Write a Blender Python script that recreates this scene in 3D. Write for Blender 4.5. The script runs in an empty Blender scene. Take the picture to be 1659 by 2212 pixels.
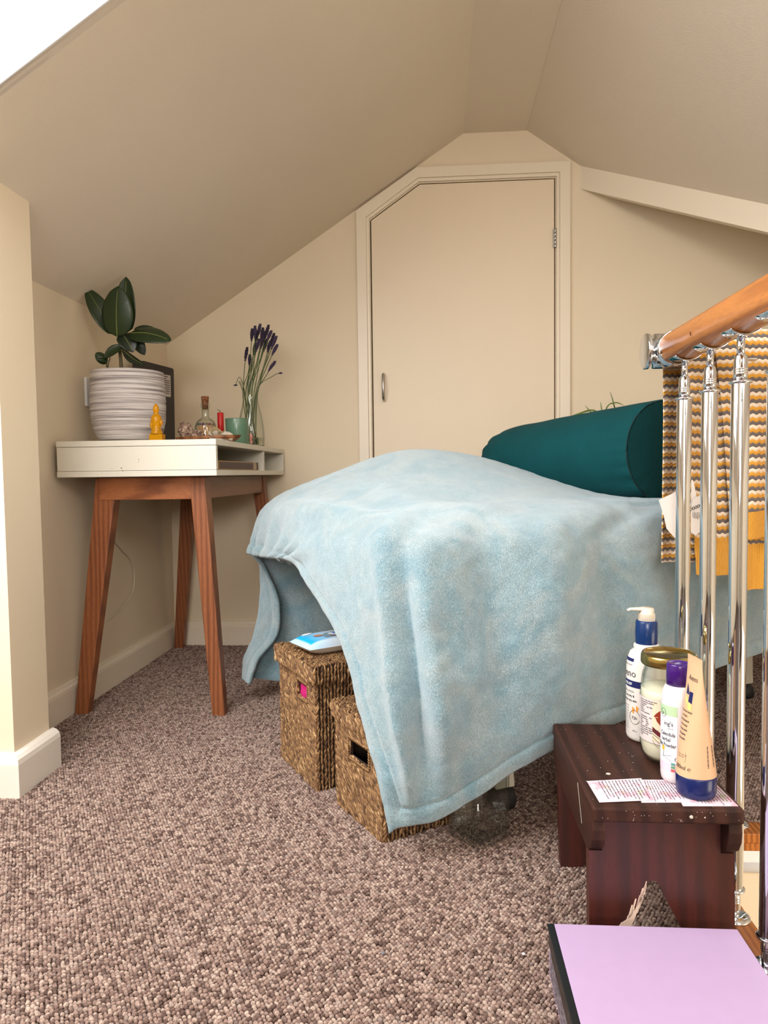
import bpy, bmesh, math, random
import numpy as np
from mathutils import Vector, Matrix, noise as mn
from math import sin, cos, pi, radians, sqrt, atan2
random.seed(7); rng = np.random.default_rng(7)
SC = bpy.context.scene
COL = SC.collection

# ------------------------------------------------------------------ camera
CAMZ = .67; FPX = 1560.
yaw, pitch, roll = radians(4.03), radians(-3.05), radians(.74)
fwd = Vector((-sin(yaw)*cos(pitch), cos(yaw)*cos(pitch), sin(pitch)))
r0 = Vector((cos(yaw), sin(yaw), 0)); u0 = r0.cross(fwd)
RT = r0*cos(roll)-u0*sin(roll); UP = u0*cos(roll)+r0*sin(roll)
CAM = Vector((0, 0, CAMZ))
cd = bpy.data.cameras.new('camera'); cam = bpy.data.objects.new('camera', cd); COL.objects.link(cam)
m = Matrix.Identity(4)
for i in range(3):
    m[i][0] = RT[i]; m[i][1] = UP[i]; m[i][2] = -fwd[i]; m[i][3] = CAM[i]
cam.matrix_world = m
cd.sensor_fit = 'VERTICAL'; cd.sensor_height = 36; cd.lens = 36*FPX/2212; cd.clip_start = .02
SC.camera = cam
def at(px, py, d):          # a point d metres in front of the standpoint
    return CAM+(fwd+RT*((px-829.5)/FPX)-UP*((py-1106)/FPX))*d

# ------------------------------------------------------------------ light
SC.view_settings.view_transform = 'Standard'; SC.view_settings.look = 'None'
SC.view_settings.gamma = 1; SC.view_settings.use_curve_mapping = False
SC.view_settings.exposure = 0.40
w = bpy.data.worlds.new('sky'); SC.world = w; w.use_nodes = True
bg = w.node_tree.nodes['Background']; bg.inputs[0].default_value = (.80, .90, 1, 1); bg.inputs[1].default_value = 1.2
def area(name, loc, direc, sx, sy, power, col):
    l = bpy.data.lights.new(name, 'AREA'); l.shape = 'RECTANGLE'; l.size = sx; l.size_y = sy
    l.energy = power; l.color = col
    o = bpy.data.objects.new(name, l); COL.objects.link(o); o.location = loc
    o.rotation_euler = Vector(direc).to_track_quat('-Z', 'Y').to_euler()
    return o
LS, LZ = .65, 1.936           # left roof slope: z = LZ + LS*(x-.118)
SKY_X0, SKY_X1, SKY_Y0, SKY_Y1 = -1.30, -.22, .08, 1.267
sl = Vector((-LS, 0, 1)).normalized()
sc_ = Vector(((SKY_X0+SKY_X1)/2, (SKY_Y0+SKY_Y1)/2, LZ+LS*((SKY_X0+SKY_X1)/2-.118)))
area('skylight_daylight', sc_+sl*.19, (.85, .22, -1), 1.12, 1.04, 36, (1, .985, .97))
RS_X0, RS_X1, RS_Y0, RS_Y1 = .60, 1.30, -1.15, -.05      # added unseen skylight, right slope behind the standpoint, for light on the back wall
rsn = Vector((.70, 0, 1)).normalized(); rsc = Vector((.95, -.60, 1.939-.70*(.95-.353)))
area('right_fill_light', rsc+rsn*.15, (-.62, .42, -.75), .95, .72, 16, (1, .95, .88))  # added lamp in the unseen right opening
area('rear_fill_light', (.02, -2.12, 1.13), (0, 1, .30), 1.10, .52, 32, (1, .95, .89))  # added lamp behind the standpoint, brightens the foreground and back wall
area('stairwell_fill_light', (1.60, .35, -.2), (-1, .3, -.3), .7, .8, 7, (1, .88, .72))  # added fill lamp inside the shaft, no opening is modelled there

# ------------------------------------------------------------------ helpers
def tag(o, label=None, cat=None, group=None, kind=None):
    if label: o['label'] = label
    if cat: o['category'] = cat
    if group: o['group'] = group
    if kind: o['kind'] = kind
    return o
def empty(name, loc, label, cat, group=None, rz=0):
    o = bpy.data.objects.new(name, None); COL.objects.link(o); o.location = loc; o.rotation_euler.z = rz
    o.empty_display_size = .03
    return tag(o, label, cat, group)
def link(name, me, mat, parent=None):
    o = bpy.data.objects.new(name, me); COL.objects.link(o)
    if mat is not None:
        if isinstance(mat, (list, tuple)):
            for q in mat: me.materials.append(q)
        else: me.materials.append(mat)
    if parent is not None:
        o.parent = parent      # child meshes are written in world space unless LOC is set
        par = parent; off = Vector((0, 0, 0)); M = Matrix.Identity(4)
        chain = []
        while par is not None: chain.append(par); par = par.parent
        for q in reversed(chain): M = M @ Matrix.LocRotScale(q.location, q.rotation_euler, q.scale)
        me.transform(M.inverted())
    return o
class MB:
    def __init__(s): s.v = []; s.f = []; s.sm = []; s.mi = []
    def add(s, V, F, smooth=False, mi=0):
        n = len(s.v); s.v += [tuple(p) for p in V]
        s.f += [tuple(i+n for i in f) for f in F]; s.sm += [smooth]*len(F); s.mi += [mi]*len(F); return s
    def box(s, a, b, M=None, mi=0):
        x0, y0, z0 = a; x1, y1, z1 = b
        V = [Vector(p) for p in ((x0,y0,z0),(x1,y0,z0),(x1,y1,z0),(x0,y1,z0),(x0,y0,z1),(x1,y0,z1),(x1,y1,z1),(x0,y1,z1))]
        if M is not None: V = [M @ p for p in V]
        return s.add(V, [(0,3,2,1),(4,5,6,7),(0,1,5,4),(1,2,6,5),(2,3,7,6),(3,0,4,7)], mi=mi)
    def hexa(s, V, mi=0):
        return s.add(V, [(0,3,2,1),(4,5,6,7),(0,1,5,4),(1,2,6,5),(2,3,7,6),(3,0,4,7)], mi=mi)
    def prism(s, P, d, smooth=False, mi=0):
        d = Vector(d); P = [Vector(p) for p in P]; n = len(P)
        F = [tuple(range(n))[::-1], tuple(range(n, 2*n))]+[(i, (i+1) % n, n+(i+1) % n, n+i) for i in range(n)]
        return s.add(P+[p+d for p in P], F, smooth, mi)
    def lathe(s, prof, c=(0,0,0), n=40, axis=None, smooth=True, mi=0, cap=True):
        c = Vector(c); R = Matrix.Identity(3)
        if axis is not None: R = Vector(axis).to_track_quat('Z', 'Y').to_matrix()
        V = []; F = []
        for (r, z) in prof:
            for k in range(n):
                a = 2*pi*k/n; V.append(c+R @ Vector((r*cos(a), r*sin(a), z)))
        m_ = len(prof)
        for i in range(m_-1):
            for k in range(n):
                k2 = (k+1) % n; F.append((i*n+k, i*n+k2, (i+1)*n+k2, (i+1)*n+k))
        if cap:
            if prof[0][0] > 1e-5: F.append(tuple(range(n))[::-1])
            if prof[-1][0] > 1e-5: F.append(tuple((m_-1)*n+k for k in range(n)))
        return s.add(V, F, smooth, mi)
    def tube(s, P, r, n=8, smooth=True, mi=0, flat=1.0):
        P = [Vector(p) for p in P]; rr = r if isinstance(r, (list, tuple)) else [r]*len(P)
        V = []; F = []; ref = None
        for i, p in enumerate(P):
            t = (P[min(i+1, len(P)-1)]-P[max(i-1, 0)]).normalized()
            if ref is None:
                ref = Vector((0, 0, 1)) if abs(t.z) < .9 else Vector((1, 0, 0))
            a = (ref-t*ref.dot(t)).normalized(); ref = a; b = t.cross(a)
            for k in range(n):
                q = 2*pi*k/n; V.append(p+(a*cos(q)*flat+b*sin(q))*rr[i])
        for i in range(len(P)-1):
            for k in range(n):
                k2 = (k+1) % n; F.append((i*n+k, i*n+k2, (i+1)*n+k2, (i+1)*n+k))
        F.append(tuple(range(n))[::-1]); F.append(tuple((len(P)-1)*n+k for k in range(n)))
        return s.add(V, F, smooth, mi)
    def grid(s, G, smooth=True, mi=0, close_u=False):
        nr = len(G); nc = len(G[0]); V = [p for r_ in G for p in r_]; F = []
        for i in range(nr-1):
            for j in range(nc if close_u else nc-1):
                j2 = (j+1) % nc; F.append((i*nc+j, i*nc+j2, (i+1)*nc+j2, (i+1)*nc+j))
        return s.add(V, F, smooth, mi)
    def blob(s, c, rad, seed=0, amp=.25, n=12, facet=False, mi=0, M=None):
        V = []; F = []
        for i in range(n+1):
            th = pi*i/n
            for k in range(2*n):
                a = pi*k/n; d = Vector((sin(th)*cos(a), sin(th)*sin(a), cos(th)))
                q = 1+amp*mn.noise(d*1.7+Vector((seed*3.1, seed, 0)))+amp*.4*mn.noise(d*5+Vector((seed, 0, 0)))
                p = Vector((d.x*rad[0], d.y*rad[1], d.z*rad[2]))*q
                if M is not None: p = M @ p
                V.append(Vector(c)+p)
        for i in range(n):
            for k in range(2*n):
                k2 = (k+1) % (2*n); F.append((i*2*n+k, (i+1)*2*n+k, (i+1)*2*n+k2, i*2*n+k2))
        return s.add(V, F, not facet, mi)
    def mesh(s, name, bevel=0, seg=2):
        me = bpy.data.meshes.new(name); me.from_pydata(s.v, [], s.f)
        me.polygons.foreach_set('use_smooth', s.sm); me.polygons.foreach_set('material_index', s.mi)
        bm = bmesh.new(); bm.from_mesh(me)
        bmesh.ops.remove_doubles(bm, verts=bm.verts, dist=1e-6)
        bmesh.ops.recalc_face_normals(bm, faces=bm.faces)
        if bevel:
            ed = [e for e in bm.edges if len(e.link_faces) == 2 and e.calc_face_angle(0) > .5]
            bmesh.ops.bevel(bm, geom=ed, offset=bevel, segments=seg, profile=.5, affect='EDGES', clamp_overlap=True)
        bm.to_mesh(me); bm.free(); return me
    def build(s, name, mat, parent=None, bevel=0, seg=2):
        return link(name, s.mesh(name, bevel, seg), mat, parent)
def copy_tree(o, parent=None):
    c = o.copy(); COL.objects.link(c); c.parent = parent
    for ch in list(o.children): copy_tree(ch, c)
    return c
def catmull(P, n):
    P = [Vector(p) for p in P]; out = []
    for i in range(len(P)-1):
        a, b, c, d = P[max(i-1, 0)], P[i], P[i+1], P[min(i+2, len(P)-1)]
        for k in range(n):
            t = k/n; out.append(.5*((2*b)+(c-a)*t+(2*a-5*b+4*c-d)*t*t+(3*b-a-3*c+d)*t**3))
    out.append(P[-1]); return out

# ------------------------------------------------------------------ materials
def srgb(r, g, b):
    f = lambda c: (c/255/12.92) if c/255 <= .04045 else ((c/255+.055)/1.055)**2.4
    return (f(r), f(g), f(b), 1)
class Mt:
    def __init__(s, name, col=(.8,.8,.8,1), rough=.5, metal=0, **kw):
        s.m = bpy.data.materials.new(name); s.m.use_nodes = True; s.nt = s.m.node_tree; s.N = s.nt.nodes; s.L = s.nt.links
        s.b = s.N['Principled BSDF']; s.b.inputs['Base Color'].default_value = col
        s.b.inputs['Roughness'].default_value = rough; s.b.inputs['Metallic'].default_value = metal
        for k, v in kw.items(): s.b.inputs[k.replace('_', ' ')].default_value = v
        s.co = None
    def coord(s, scale=(1,1,1), rot=(0,0,0), uv=False):
        t = s.N.new('ShaderNodeTexCoord'); mp = s.N.new('ShaderNodeMapping'); mp.inputs['Scale'].default_value = scale
        mp.inputs['Rotation'].default_value = rot; s.L.new(t.outputs['UV' if uv else 'Object'], mp.inputs[0]); return mp.outputs[0]
    def noise(s, co, scale, detail=4, rough=.55, dist=0):
        n = s.N.new('ShaderNodeTexNoise'); n.inputs['Scale'].default_value = scale; n.inputs['Detail'].default_value = detail
        n.inputs['Roughness'].default_value = rough; n.inputs['Distortion'].default_value = dist
        s.L.new(co, n.inputs['Vector']); return n.outputs[0]
    def ramp(s, fac, stops, interp='LINEAR'):
        r = s.N.new('ShaderNodeValToRGB'); e = r.color_ramp.elements; r.color_ramp.interpolation = interp
        while len(e) > 1: e.remove(e[0])
        e[0].position = stops[0][0]; e[0].color = stops[0][1]
        for p, c in stops[1:]: q = e.new(p); q.color = c
        s.L.new(fac, r.inputs[0]); return r.outputs[0]
    def mix(s, fac, a, b, mode='MIX'):
        n = s.N.new('ShaderNodeMix'); n.data_type = 'RGBA'; n.blend_type = mode
        if hasattr(fac, 'is_output') or not isinstance(fac, float): s.L.new(fac, n.inputs[0])
        else: n.inputs[0].default_value = fac
        for q, i in ((a, 6), (b, 7)):
            if isinstance(q, tuple): n.inputs[i].default_value = q
            else: s.L.new(q, n.inputs[i])
        return n.outputs[2]
    def color(s, o): s.L.new(o, s.b.inputs['Base Color']); return s
    def roughness(s, o): s.L.new(o, s.b.inputs['Roughness']); return s
    def bump(s, h, strength=.3, dist=.002, prev=None):
        n = s.N.new('ShaderNodeBump'); n.inputs['Strength'].default_value = strength; n.inputs['Distance'].default_value = dist
        s.L.new(h, n.inputs['Height'])
        if prev: s.L.new(prev, n.inputs['Normal'])
        s.L.new(n.outputs[0], s.b.inputs['Normal']); return n.outputs[0]
def paint(name, col, rough=.6, amp=.25):
    k = Mt(name, col, rough); co = k.coord()
    a = k.noise(co, 3, 3); c2 = tuple(c*.93 for c in col[:3])+(1,)
    k.color(k.mix(a, col, c2)); b = k.bump(k.noise(co, 160, 3), amp, .0012); k.bump(k.noise(co, 7, 2), .15, .004, b); return k.m
def wood(name, dark, light, scale=(1,1,1), rough=.45, ring=14, rot=(0,0,0), bump=.12, coat=0):
    k = Mt(name, light, rough); co = k.coord(scale, rot)
    n1 = k.noise(co, 2.2, 3, .5, .6)
    wv = k.N.new('ShaderNodeTexWave'); wv.bands_direction = 'X'; wv.inputs['Scale'].default_value = ring
    wv.inputs['Distortion'].default_value = 6; wv.inputs['Detail'].default_value = 3; wv.inputs['Detail Scale'].default_value = .8
    k.L.new(co, wv.inputs['Vector'])
    fine = k.noise(co, 60, 4, .7)
    c = k.ramp(wv.outputs[0], [(.1, dark), (.75, light)])
    lt = tuple(x*1.12 for x in light[:3])+(1,); dk = tuple(x*.75 for x in dark[:3])+(1,)
    c = k.mix(k.ramp(n1, [(.35, (0,0,0,1)), (.7, (.5,.5,.5,1))]), c, lt)
    c = k.mix(k.ramp(fine, [(.45, (0,0,0,1)), (.75, (.6,.6,.6,1))]), c, dk)
    k.color(c); k.bump(fine, bump, .001)
    k.b.inputs['Coat Weight'].default_value = coat; k.b.inputs['Coat Roughness'].default_value = .25
    return k.m
M = {}
M['wall'] = paint('cream_wall_paint', (.82, .70, .525, 1), .65)
M['ceil'] = paint('cream_ceiling_paint', (.82, .72, .59, 1), .7, .35)
M['trim'] = paint('cream_gloss_trim', (.86, .76, .62, 1), .35, .05)
M['skirt'] = paint('skirting_gloss', (.84, .78, .70, 1), .35, .05)
M['doorp'] = paint('door_paint', (.83, .70, .53, 1), .42, .08)
M['white'] = paint('white_reveal_paint', (.90, .90, .90, 1), .5, .15)
M['dark'] = Mt('dark_void', (.01,.009,.008,1), .9).m
M['chrome'] = Mt('chrome', (.70,.735,.79,1), .055, 1).m
M['steel'] = Mt('brushed_steel', (.50,.49,.47,1), .28, 1).m
def thin_glass(name, tint, edge, refl=1.0):
    k = Mt(name); N, L = k.N, k.L; N.remove(k.b)
    lw = N.new('ShaderNodeLayerWeight'); lw.inputs[0].default_value = .5
    c = k.ramp(lw.outputs['Facing'], [(.45, tint), (.95, edge)])
    tr_ = N.new('ShaderNodeBsdfTransparent'); L.new(c, tr_.inputs[0]); gl_ = N.new('ShaderNodeBsdfGlossy'); gl_.inputs['Roughness'].default_value = .02
    fr_ = N.new('ShaderNodeMath'); fr_.operation = 'POWER'; L.new(lw.outputs['Facing'], fr_.inputs[0]); fr_.inputs[1].default_value = 3.0; ad = N.new('ShaderNodeMath'); ad.operation = 'MULTIPLY_ADD'; ad.inputs[1].default_value = .55; ad.inputs[2].default_value = .045; L.new(fr_.outputs[0], ad.inputs[0]); fr_ = ad; mu = N.new('ShaderNodeMath'); mu.operation = 'MULTIPLY'; mu.inputs[1].default_value = refl
    L.new(fr_.outputs[0], mu.inputs[0]); mx = N.new('ShaderNodeMixShader'); L.new(mu.outputs[0], mx.inputs[0]); L.new(tr_.outputs[0], mx.inputs[1]); L.new(gl_.outputs[0], mx.inputs[2])
    L.new(mx.outputs[0], N['Material Output'].inputs[0]); return k.m
M['glass'] = thin_glass('clear_glass', (.97,.985,.97,1), (.62,.68,.62,1))
M['pane'] = thin_glass('window_glass', (.98,.99,.99,1), (.85,.88,.88,1), .6)
M['desk'] = paint('desk_white_lacquer', (.76,.72,.62,1), .35, .02)
M['oak'] = wood('oak_stain', srgb(118,64,32), srgb(162,98,56), (1, 9, 9), .42, 2.2)
M['oakv'] = wood('oak_stain_leg', srgb(114,62,34), srgb(148,88,52), (9, 9, .8), .42, 2.5)
M['mahog'] = wood('mahogany_stain', srgb(48,17,11), srgb(66,24,16), (7, 7, 1), .42, 1.6, coat=.04)
M['mahogtop'] = wood('mahogany_top', srgb(34,18,13), srgb(62,35,26), (7, 1, 7), .55, 1.6, coat=.0)
M['mahogtop'].node_tree.nodes['Principled BSDF'].inputs['Specular IOR Level'].default_value = .22
M['pine'] = wood('pine_varnish', srgb(146,80,28), srgb(194,120,52), (9, .8, 9), .36, 3.4, bump=.05, coat=.2)
def knit_mat(name):
    k = Mt(name, (.8,.8,.8,1), .95); a = k.N.new('ShaderNodeAttribute'); a.attribute_name = 'yarn'
    co = k.coord(); n = k.noise(co, 900, 3)
    k.color(k.mix(k.ramp(n, [(.3,(0,0,0,1)),(.8,(.5,.5,.5,1))]), a.outputs['Color'], (.75,.70,.60,1), 'MULTIPLY'))
    k.bump(n, .35, .0008); k.b.inputs['Sheen Weight'].default_value = .3; return k.m
M['knit'] = knit_mat('knit_yarn')
def plush():
    k = Mt('aqua_plush_fleece', (.4,.6,.65,1), .9); co = k.coord()
    big = k.noise(co, 7.5, 4, .6, 1.6); mid = k.noise(co, 26, 4, .6, .6)
    c = k.mix(k.ramp(big, [(.38,(0,0,0,1)), (.62,(1,1,1,1))]), srgb(118,149,162), srgb(150,164,168))
    c = k.mix(k.ramp(mid, [(.45,(0,0,0,1)), (.8,(.35,.35,.35,1))]), c, srgb(176,200,206))
    fuzz = k.noise(k.coord((1,1,.5)), 560, 3, .7)
    c = k.mix(k.ramp(fuzz, [(.36,(.6,.6,.6,1)), (.54,(0,0,0,1))]), c, srgb(98,132,142))
    c = k.mix(k.ramp(fuzz, [(.54,(0,0,0,1)), (.75,(.6,.6,.6,1))]), c, srgb(196,214,220))
    k.color(c)
    b = k.bump(fuzz, .75, .004); k.bump(k.noise(co, 60, 3), .25, .004, b)
    k.b.inputs['Sheen Weight'].default_value = .8; k.b.inputs['Sheen Roughness'].default_value = .4
    k.b.inputs['Sheen Tint'].default_value = (.9,.97,1,1)
    return k.m
M['plush'] = plush()
def attr_mat(name, rough=.8, attr='tone', stops=None, bumpn=None):
    k = Mt(name, (.5,.5,.5,1), rough); a = k.N.new('ShaderNodeAttribute'); a.attribute_name = attr
    c = k.ramp(a.outputs['Fac'], stops)
    k.color(c)
    if bumpn: k.bump(k.noise(k.coord(), bumpn, 3), .4, .001)
    return k.m
M['sea'] = attr_mat('seagrass', .7, stops=[(0, srgb(72,46,26)), (.4, srgb(118,84,52)), (.75, srgb(150,114,74)), (1, srgb(184,150,106))], bumpn=1200)
M['seain'] = Mt('seagrass_core', srgb(46,30,18), .9).m
M['teal'] = (lambda k: (k.color(k.mix(k.noise(k.coord(), 9, 3), srgb(0,56,60), srgb(2,72,76))), k.bump(k.noise(k.coord(), 500, 2), .25, .0008), k.m)[2])(Mt('teal_cotton', rough=.85, Specular_IOR_Level=.2))
M['tealend'] = (lambda k: (k.color(k.mix(k.noise(k.coord(), 9, 3), srgb(0,50,54), srgb(6,64,66))), k.bump(k.noise(k.coord((1,1,4)), 260, 2), .5, .0012), k.m)[2])(Mt('teal_ribbed_cotton', rough=.9, Specular_IOR_Level=.2))
def solid(name, c, rough=.5, **kw):
    k = Mt(name, c, rough, **kw); co = k.coord()
    k.color(k.mix(k.noise(co, 40, 2), c, tuple(x*.94 for x in c[:3])+(1,))); return k.m
# ================================================================== SETTING
def struct(name, mb, mat, bevel=0):
    o = mb.build(name, mat, None, bevel); o['kind'] = 'structure'; return o
zl = lambda x: LZ+LS*(x-.118)
zr = lambda x: 1.939-.70*(x-.353)
BX0, BX1, BY0, BY1 = -1.65, 1.75, -2.2, 2.79
# floor (carpet backing) round the stairwell opening
f = MB()
HX, HY0, HY1 = .462, -.6, 1.335
f.box((BX0, BY0, -.10), (HX, BY1+.06, -.002)); f.box((HX, HY1+.025, -.10), (BX1, BY1+.06, -.002)); f.box((HX, BY0, -.10), (BX1, HY0, -.002))
k = Mt('carpet_backing', srgb(70,52,42), .95); struct('floor', f, k.m)
# carpet pile: looped wool, uncountable
def carpet():
    sp = .0063; P = []
    def fill(x0, x1, y0, y1):
        ny = int((y1-y0)/(sp*.86)); nx = int((x1-x0)/sp)
        I, J = np.meshgrid(np.arange(nx), np.arange(ny), indexing='ij')
        X = x0+(I+.5*(J % 2))*sp+rng.normal(0, .00045, I.shape); Y = y0+J*sp*.86+rng.normal(0, .0007, I.shape)
        Z = rng.normal(0, .0005, I.shape); P.append(np.stack([X.ravel(), Y.ravel(), Z.ravel()], 1))
    fill(-.92, HX-.03, .45, 1.42); fill(-.88, HX-.03, 1.42, 1.60); fill(-1.035, HX-.03, 1.60, BY1-.02); fill(HX-.03, 1.74, HY1+.05, BY1-.02)
    V = np.concatenate(P); me = bpy.data.meshes.new('carpet_pile'); me.from_pydata(V.tolist(), [], [])
    o = bpy.data.objects.new('carpet_pile', me); COL.objects.link(o)
    tag(o, 'brown and beige looped wool carpet pile covering the floor', 'carpet', kind='stuff')
    t = bpy.data.node_groups.new('pile', 'GeometryNodeTree')
    t.interface.new_socket('Geometry', in_out='INPUT', socket_type='NodeSocketGeometry'); t.interface.new_socket('Geometry', in_out='OUTPUT', socket_type='NodeSocketGeometry')
    N = t.nodes; L = t.links; gi = N.new('NodeGroupInput'); go = N.new('NodeGroupOutput')
    mp = N.new('GeometryNodeMeshToPoints'); mp.inputs['Radius'].default_value = .001
    ico = N.new('GeometryNodeMeshIcoSphere'); ico.inputs['Radius'].default_value = .0037; ico.inputs['Subdivisions'].default_value = 2
    tr = N.new('GeometryNodeTransform'); tr.inputs['Scale'].default_value = (1.0, .72, 1.05)
    sh = N.new('GeometryNodeSetShadeSmooth'); sm = N.new('GeometryNodeSetMaterial')
    ip = N.new('GeometryNodeInstanceOnPoints'); rv = N.new('FunctionNodeRandomValue'); rv.data_type = 'FLOAT_VECTOR'
    rv.inputs[0].default_value = (-.45, -.35, -.9); rv.inputs[1].default_value = (.45, .35, .9)
    rs = N.new('FunctionNodeRandomValue'); rs.data_type = 'FLOAT'; rs.inputs[2].default_value = .78; rs.inputs[3].default_value = 1.15; rs.inputs['Seed'].default_value = 4
    e2 = N.new('FunctionNodeEulerToRotation')
    L.new(gi.outputs[0], mp.inputs[0]); L.new(mp.outputs[0], ip.inputs['Points']); L.new(ico.outputs[0], tr.inputs[0]); L.new(tr.outputs[0], sh.inputs[0])
    L.new(sh.outputs[0], sm.inputs[0]); L.new(sm.outputs[0], ip.inputs['Instance']); L.new(rv.outputs[0], e2.inputs[0]); L.new(e2.outputs[0], ip.inputs['Rotation'])
    L.new(rs.outputs[1], ip.inputs['Scale']); L.new(ip.outputs[0], go.inputs[0])
    k = Mt('carpet_wool', (.4,.3,.25,1), .95); oi = k.N.new('ShaderNodeObjectInfo')
    c = k.ramp(oi.outputs['Random'], [(0, srgb(76,54,47)), (.14, srgb(108,86,78)), (.34, srgb(144,118,108)), (.6, srgb(170,144,132)), (.86, srgb(196,173,159)), (1, srgb(132,115,109))])
    geo = k.N.new('ShaderNodeNewGeometry')
    n = k.noise(geo.outputs['Position'], 700, 3, .6)
    c = k.mix(k.ramp(n, [(.35, (.75,.75,.75,1)), (.6, (0,0,0,1))]), c, srgb(74,56,48))
    big = k.noise(geo.outputs['Position'], 3.5, 3, .6)
    c = k.mix(k.ramp(big, [(.45, (0,0,0,1)), (.75, (.3,.3,.3,1))]), c, srgb(122,100,90))
    k.color(c); k.bump(n, .5, .001); sm.inputs['Material'].default_value = k.m; me.materials.append(k.m)
    md = o.modifiers.new('pile', 'NODES'); md.node_group = t
carpet()
# back gable wall with the cupboard opening
wb = MB(); T = (0, .07, 0)
OX0, OX1 = -.236, .459
wb.prism([(BX0, BY1, -.05), (OX0, BY1, -.05), (OX0, BY1, 2.2), (BX0, BY1, 2.2)], T)
wb.prism([(OX1, BY1, -.05), (BX1, BY1, -.05), (BX1, BY1, 2.2), (OX1, BY1, 2.2)], T)
wb.prism([(OX0, BY1, 1.631), (-.047, BY1, 1.7605), (OX1, BY1, 1.7605), (OX1, BY1, 2.2), (OX0, BY1, 2.2)], T)
struct('wall_back', wb, M['wall'])
vb = MB().box((OX0-.05, BY1+.06, -.05), (OX1+.05, BY1+.10, 1.85)); struct('wall_gap_shade', vb, M['dark'])  # near-black backing puts the shade of the door gap into colour
# door slab, handle, hinge
dr = empty('door_1', (.10, BY1, 0), None, None); dr['kind'] = 'structure'
MB().prism([(-.2315, 2.786, .015), (.4545, 2.786, .015), (.4545, 2.786, 1.7555), (-.0455, 2.786, 1.7555), (-.2315, 2.786, 1.6285)], (0, .03, 0)).build('door_panel', M['doorp'], dr, .0015)
h = MB()
P = [(-.191, 2.786, .950), (-.191, 2.765, .954), (-.191, 2.757, .975), (-.191, 2.754, 1.0), (-.191, 2.757, 1.025), (-.191, 2.765, 1.046), (-.191, 2.786, 1.050)]
h.tube(catmull(P, 5), .0055, 8, flat=1.0); h.build('door_handle', M['steel'], dr)
h = MB()
for zc in (1.538,):
    h.box((.4485, 2.777, zc-.034), (.4625, 2.788, zc+.034))
    for q in range(5): h.lathe([(.0042, 0), (.0042, .0128)], (.4565, 2.776, zc-.034+q*.0138), 12)
h.build('hinge', M['steel'], dr, .0004)
# architrave
tr = MB()
IN = [(-.239, 0), (-.239, 1.633), (-.0483, 1.764), (.462, 1.764), (.462, 0)]
MID = [(-.250, 0), (-.250, 1.638), (-.0515, 1.776), (.473, 1.776), (.473, 0)]
OUT = [(-.287, 0), (-.287, 1.662), (-.056, 1.814), (.511, 1.814), (.511, 0)]
def ring(A, B, ya, yb, yback):
    for i in range(4):
        a0, a1, b0, b1 = A[i], A[i+1], B[i], B[i+1]
        V = [(a0[0], ya, a0[1]), (a1[0], ya, a1[1]), (b1[0], yb, b1[1]), (b0[0], yb, b0[1])]
        tr.hexa([*V, *[(p[0], yback, p[2]) for p in V]])
ring(IN, MID, 2.779, 2.779, 2.795); ring(MID, OUT, 2.771, 2.771, 2.795)
struct('trim_1', tr, M['trim'], .0012)
# left wall, pillar, knee wall
wl = MB().prism([(-1.04, 1.57, -.05), (-1.12, 1.57, -.05), (-1.12, 1.57, zl(-1.12)+.03), (-1.04, 1.57, zl(-1.04)+.03)], (0, 1.24, 0)); struct('wall_left', wl, M['wall'])
PX, PY0, PY1 = -.890, 1.437, 1.575
pl = MB().prism([(PX, PY0, -.05), (BX0, PY0, -.05), (BX0, PY0, zl(BX0)+.03), (PX, PY0, zl(PX)+.03)], (0, PY1-PY0, 0)); struct('wall_pillar', pl, M['wall'])
struct('wall_knee', MB().box((BX0, BY0, -.05), (BX0+.08, PY0+.02, zl(BX0+.08)+.02)), M['wall'])
# sloping ceilings
cl = MB(); th = Vector((0, 0, .06))
def slopeq(x0, x1, y0, y1):
    cl.prism([(x0, y0, zl(x0)), (x1, y0, zl(x1)), (x1, y1, zl(x1)), (x0, y1, zl(x0))], th)
slopeq(BX0, .118, SKY_Y1, BY1+.07); slopeq(BX0, .118, BY0, SKY_Y0); slopeq(BX0, SKY_X0, SKY_Y0, SKY_Y1); slopeq(SKY_X1, .118, SKY_Y0, SKY_Y1)
struct('ceiling_left', cl, M['ceil'])
struct('ceiling_ridge', MB().box((.118, BY0, 1.937), (.353, BY1+.07, 2.0)), M['ceil'])
c2 = MB()
for (x0, x1, y0_, y1_) in ((.353, BX1, BY0, RS_Y0), (.353, RS_X0, RS_Y0, RS_Y1), (RS_X1, BX1, RS_Y0, RS_Y1)): c2.prism([(x0, y0_, zr(x0)), (x1, y0_, zr(x1)), (x1, y1_, zr(x1)), (x0, y1_, zr(x0))], th)
c2.prism([(.353, RS_Y1, zr(.353)), (BX1, RS_Y1, zr(BX1)), (BX1, 1.591, zr(BX1)), (.547, 2.794, zr(.547)), (.547, 2.86, zr(.547)), (.353, 2.86, zr(.353))], th)
struct('ceiling_right', c2, M['ceil'])
c3 = MB().prism([(.547, 2.796, 1.803), (BX1, 2.796, 1.803), (BX1, 1.593, .961)], th); struct('ceiling_hip', c3, M['ceil'])
bm_ = MB(); a = Vector((.547, 2.794, zr(.547))); b = Vector((1.70, 1.641, zr(1.70))); bk = Vector((.05, .05, 0)); dn = Vector((0, 0, -.083)); upv = Vector((0, 0, .025))
bm_.hexa([a+dn, b+dn, b+dn+bk, a+dn+bk, a+upv, b+upv, b+bk+upv, a+bk+upv]); struct('trim_2', bm_, M['trim'], .001)
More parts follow.
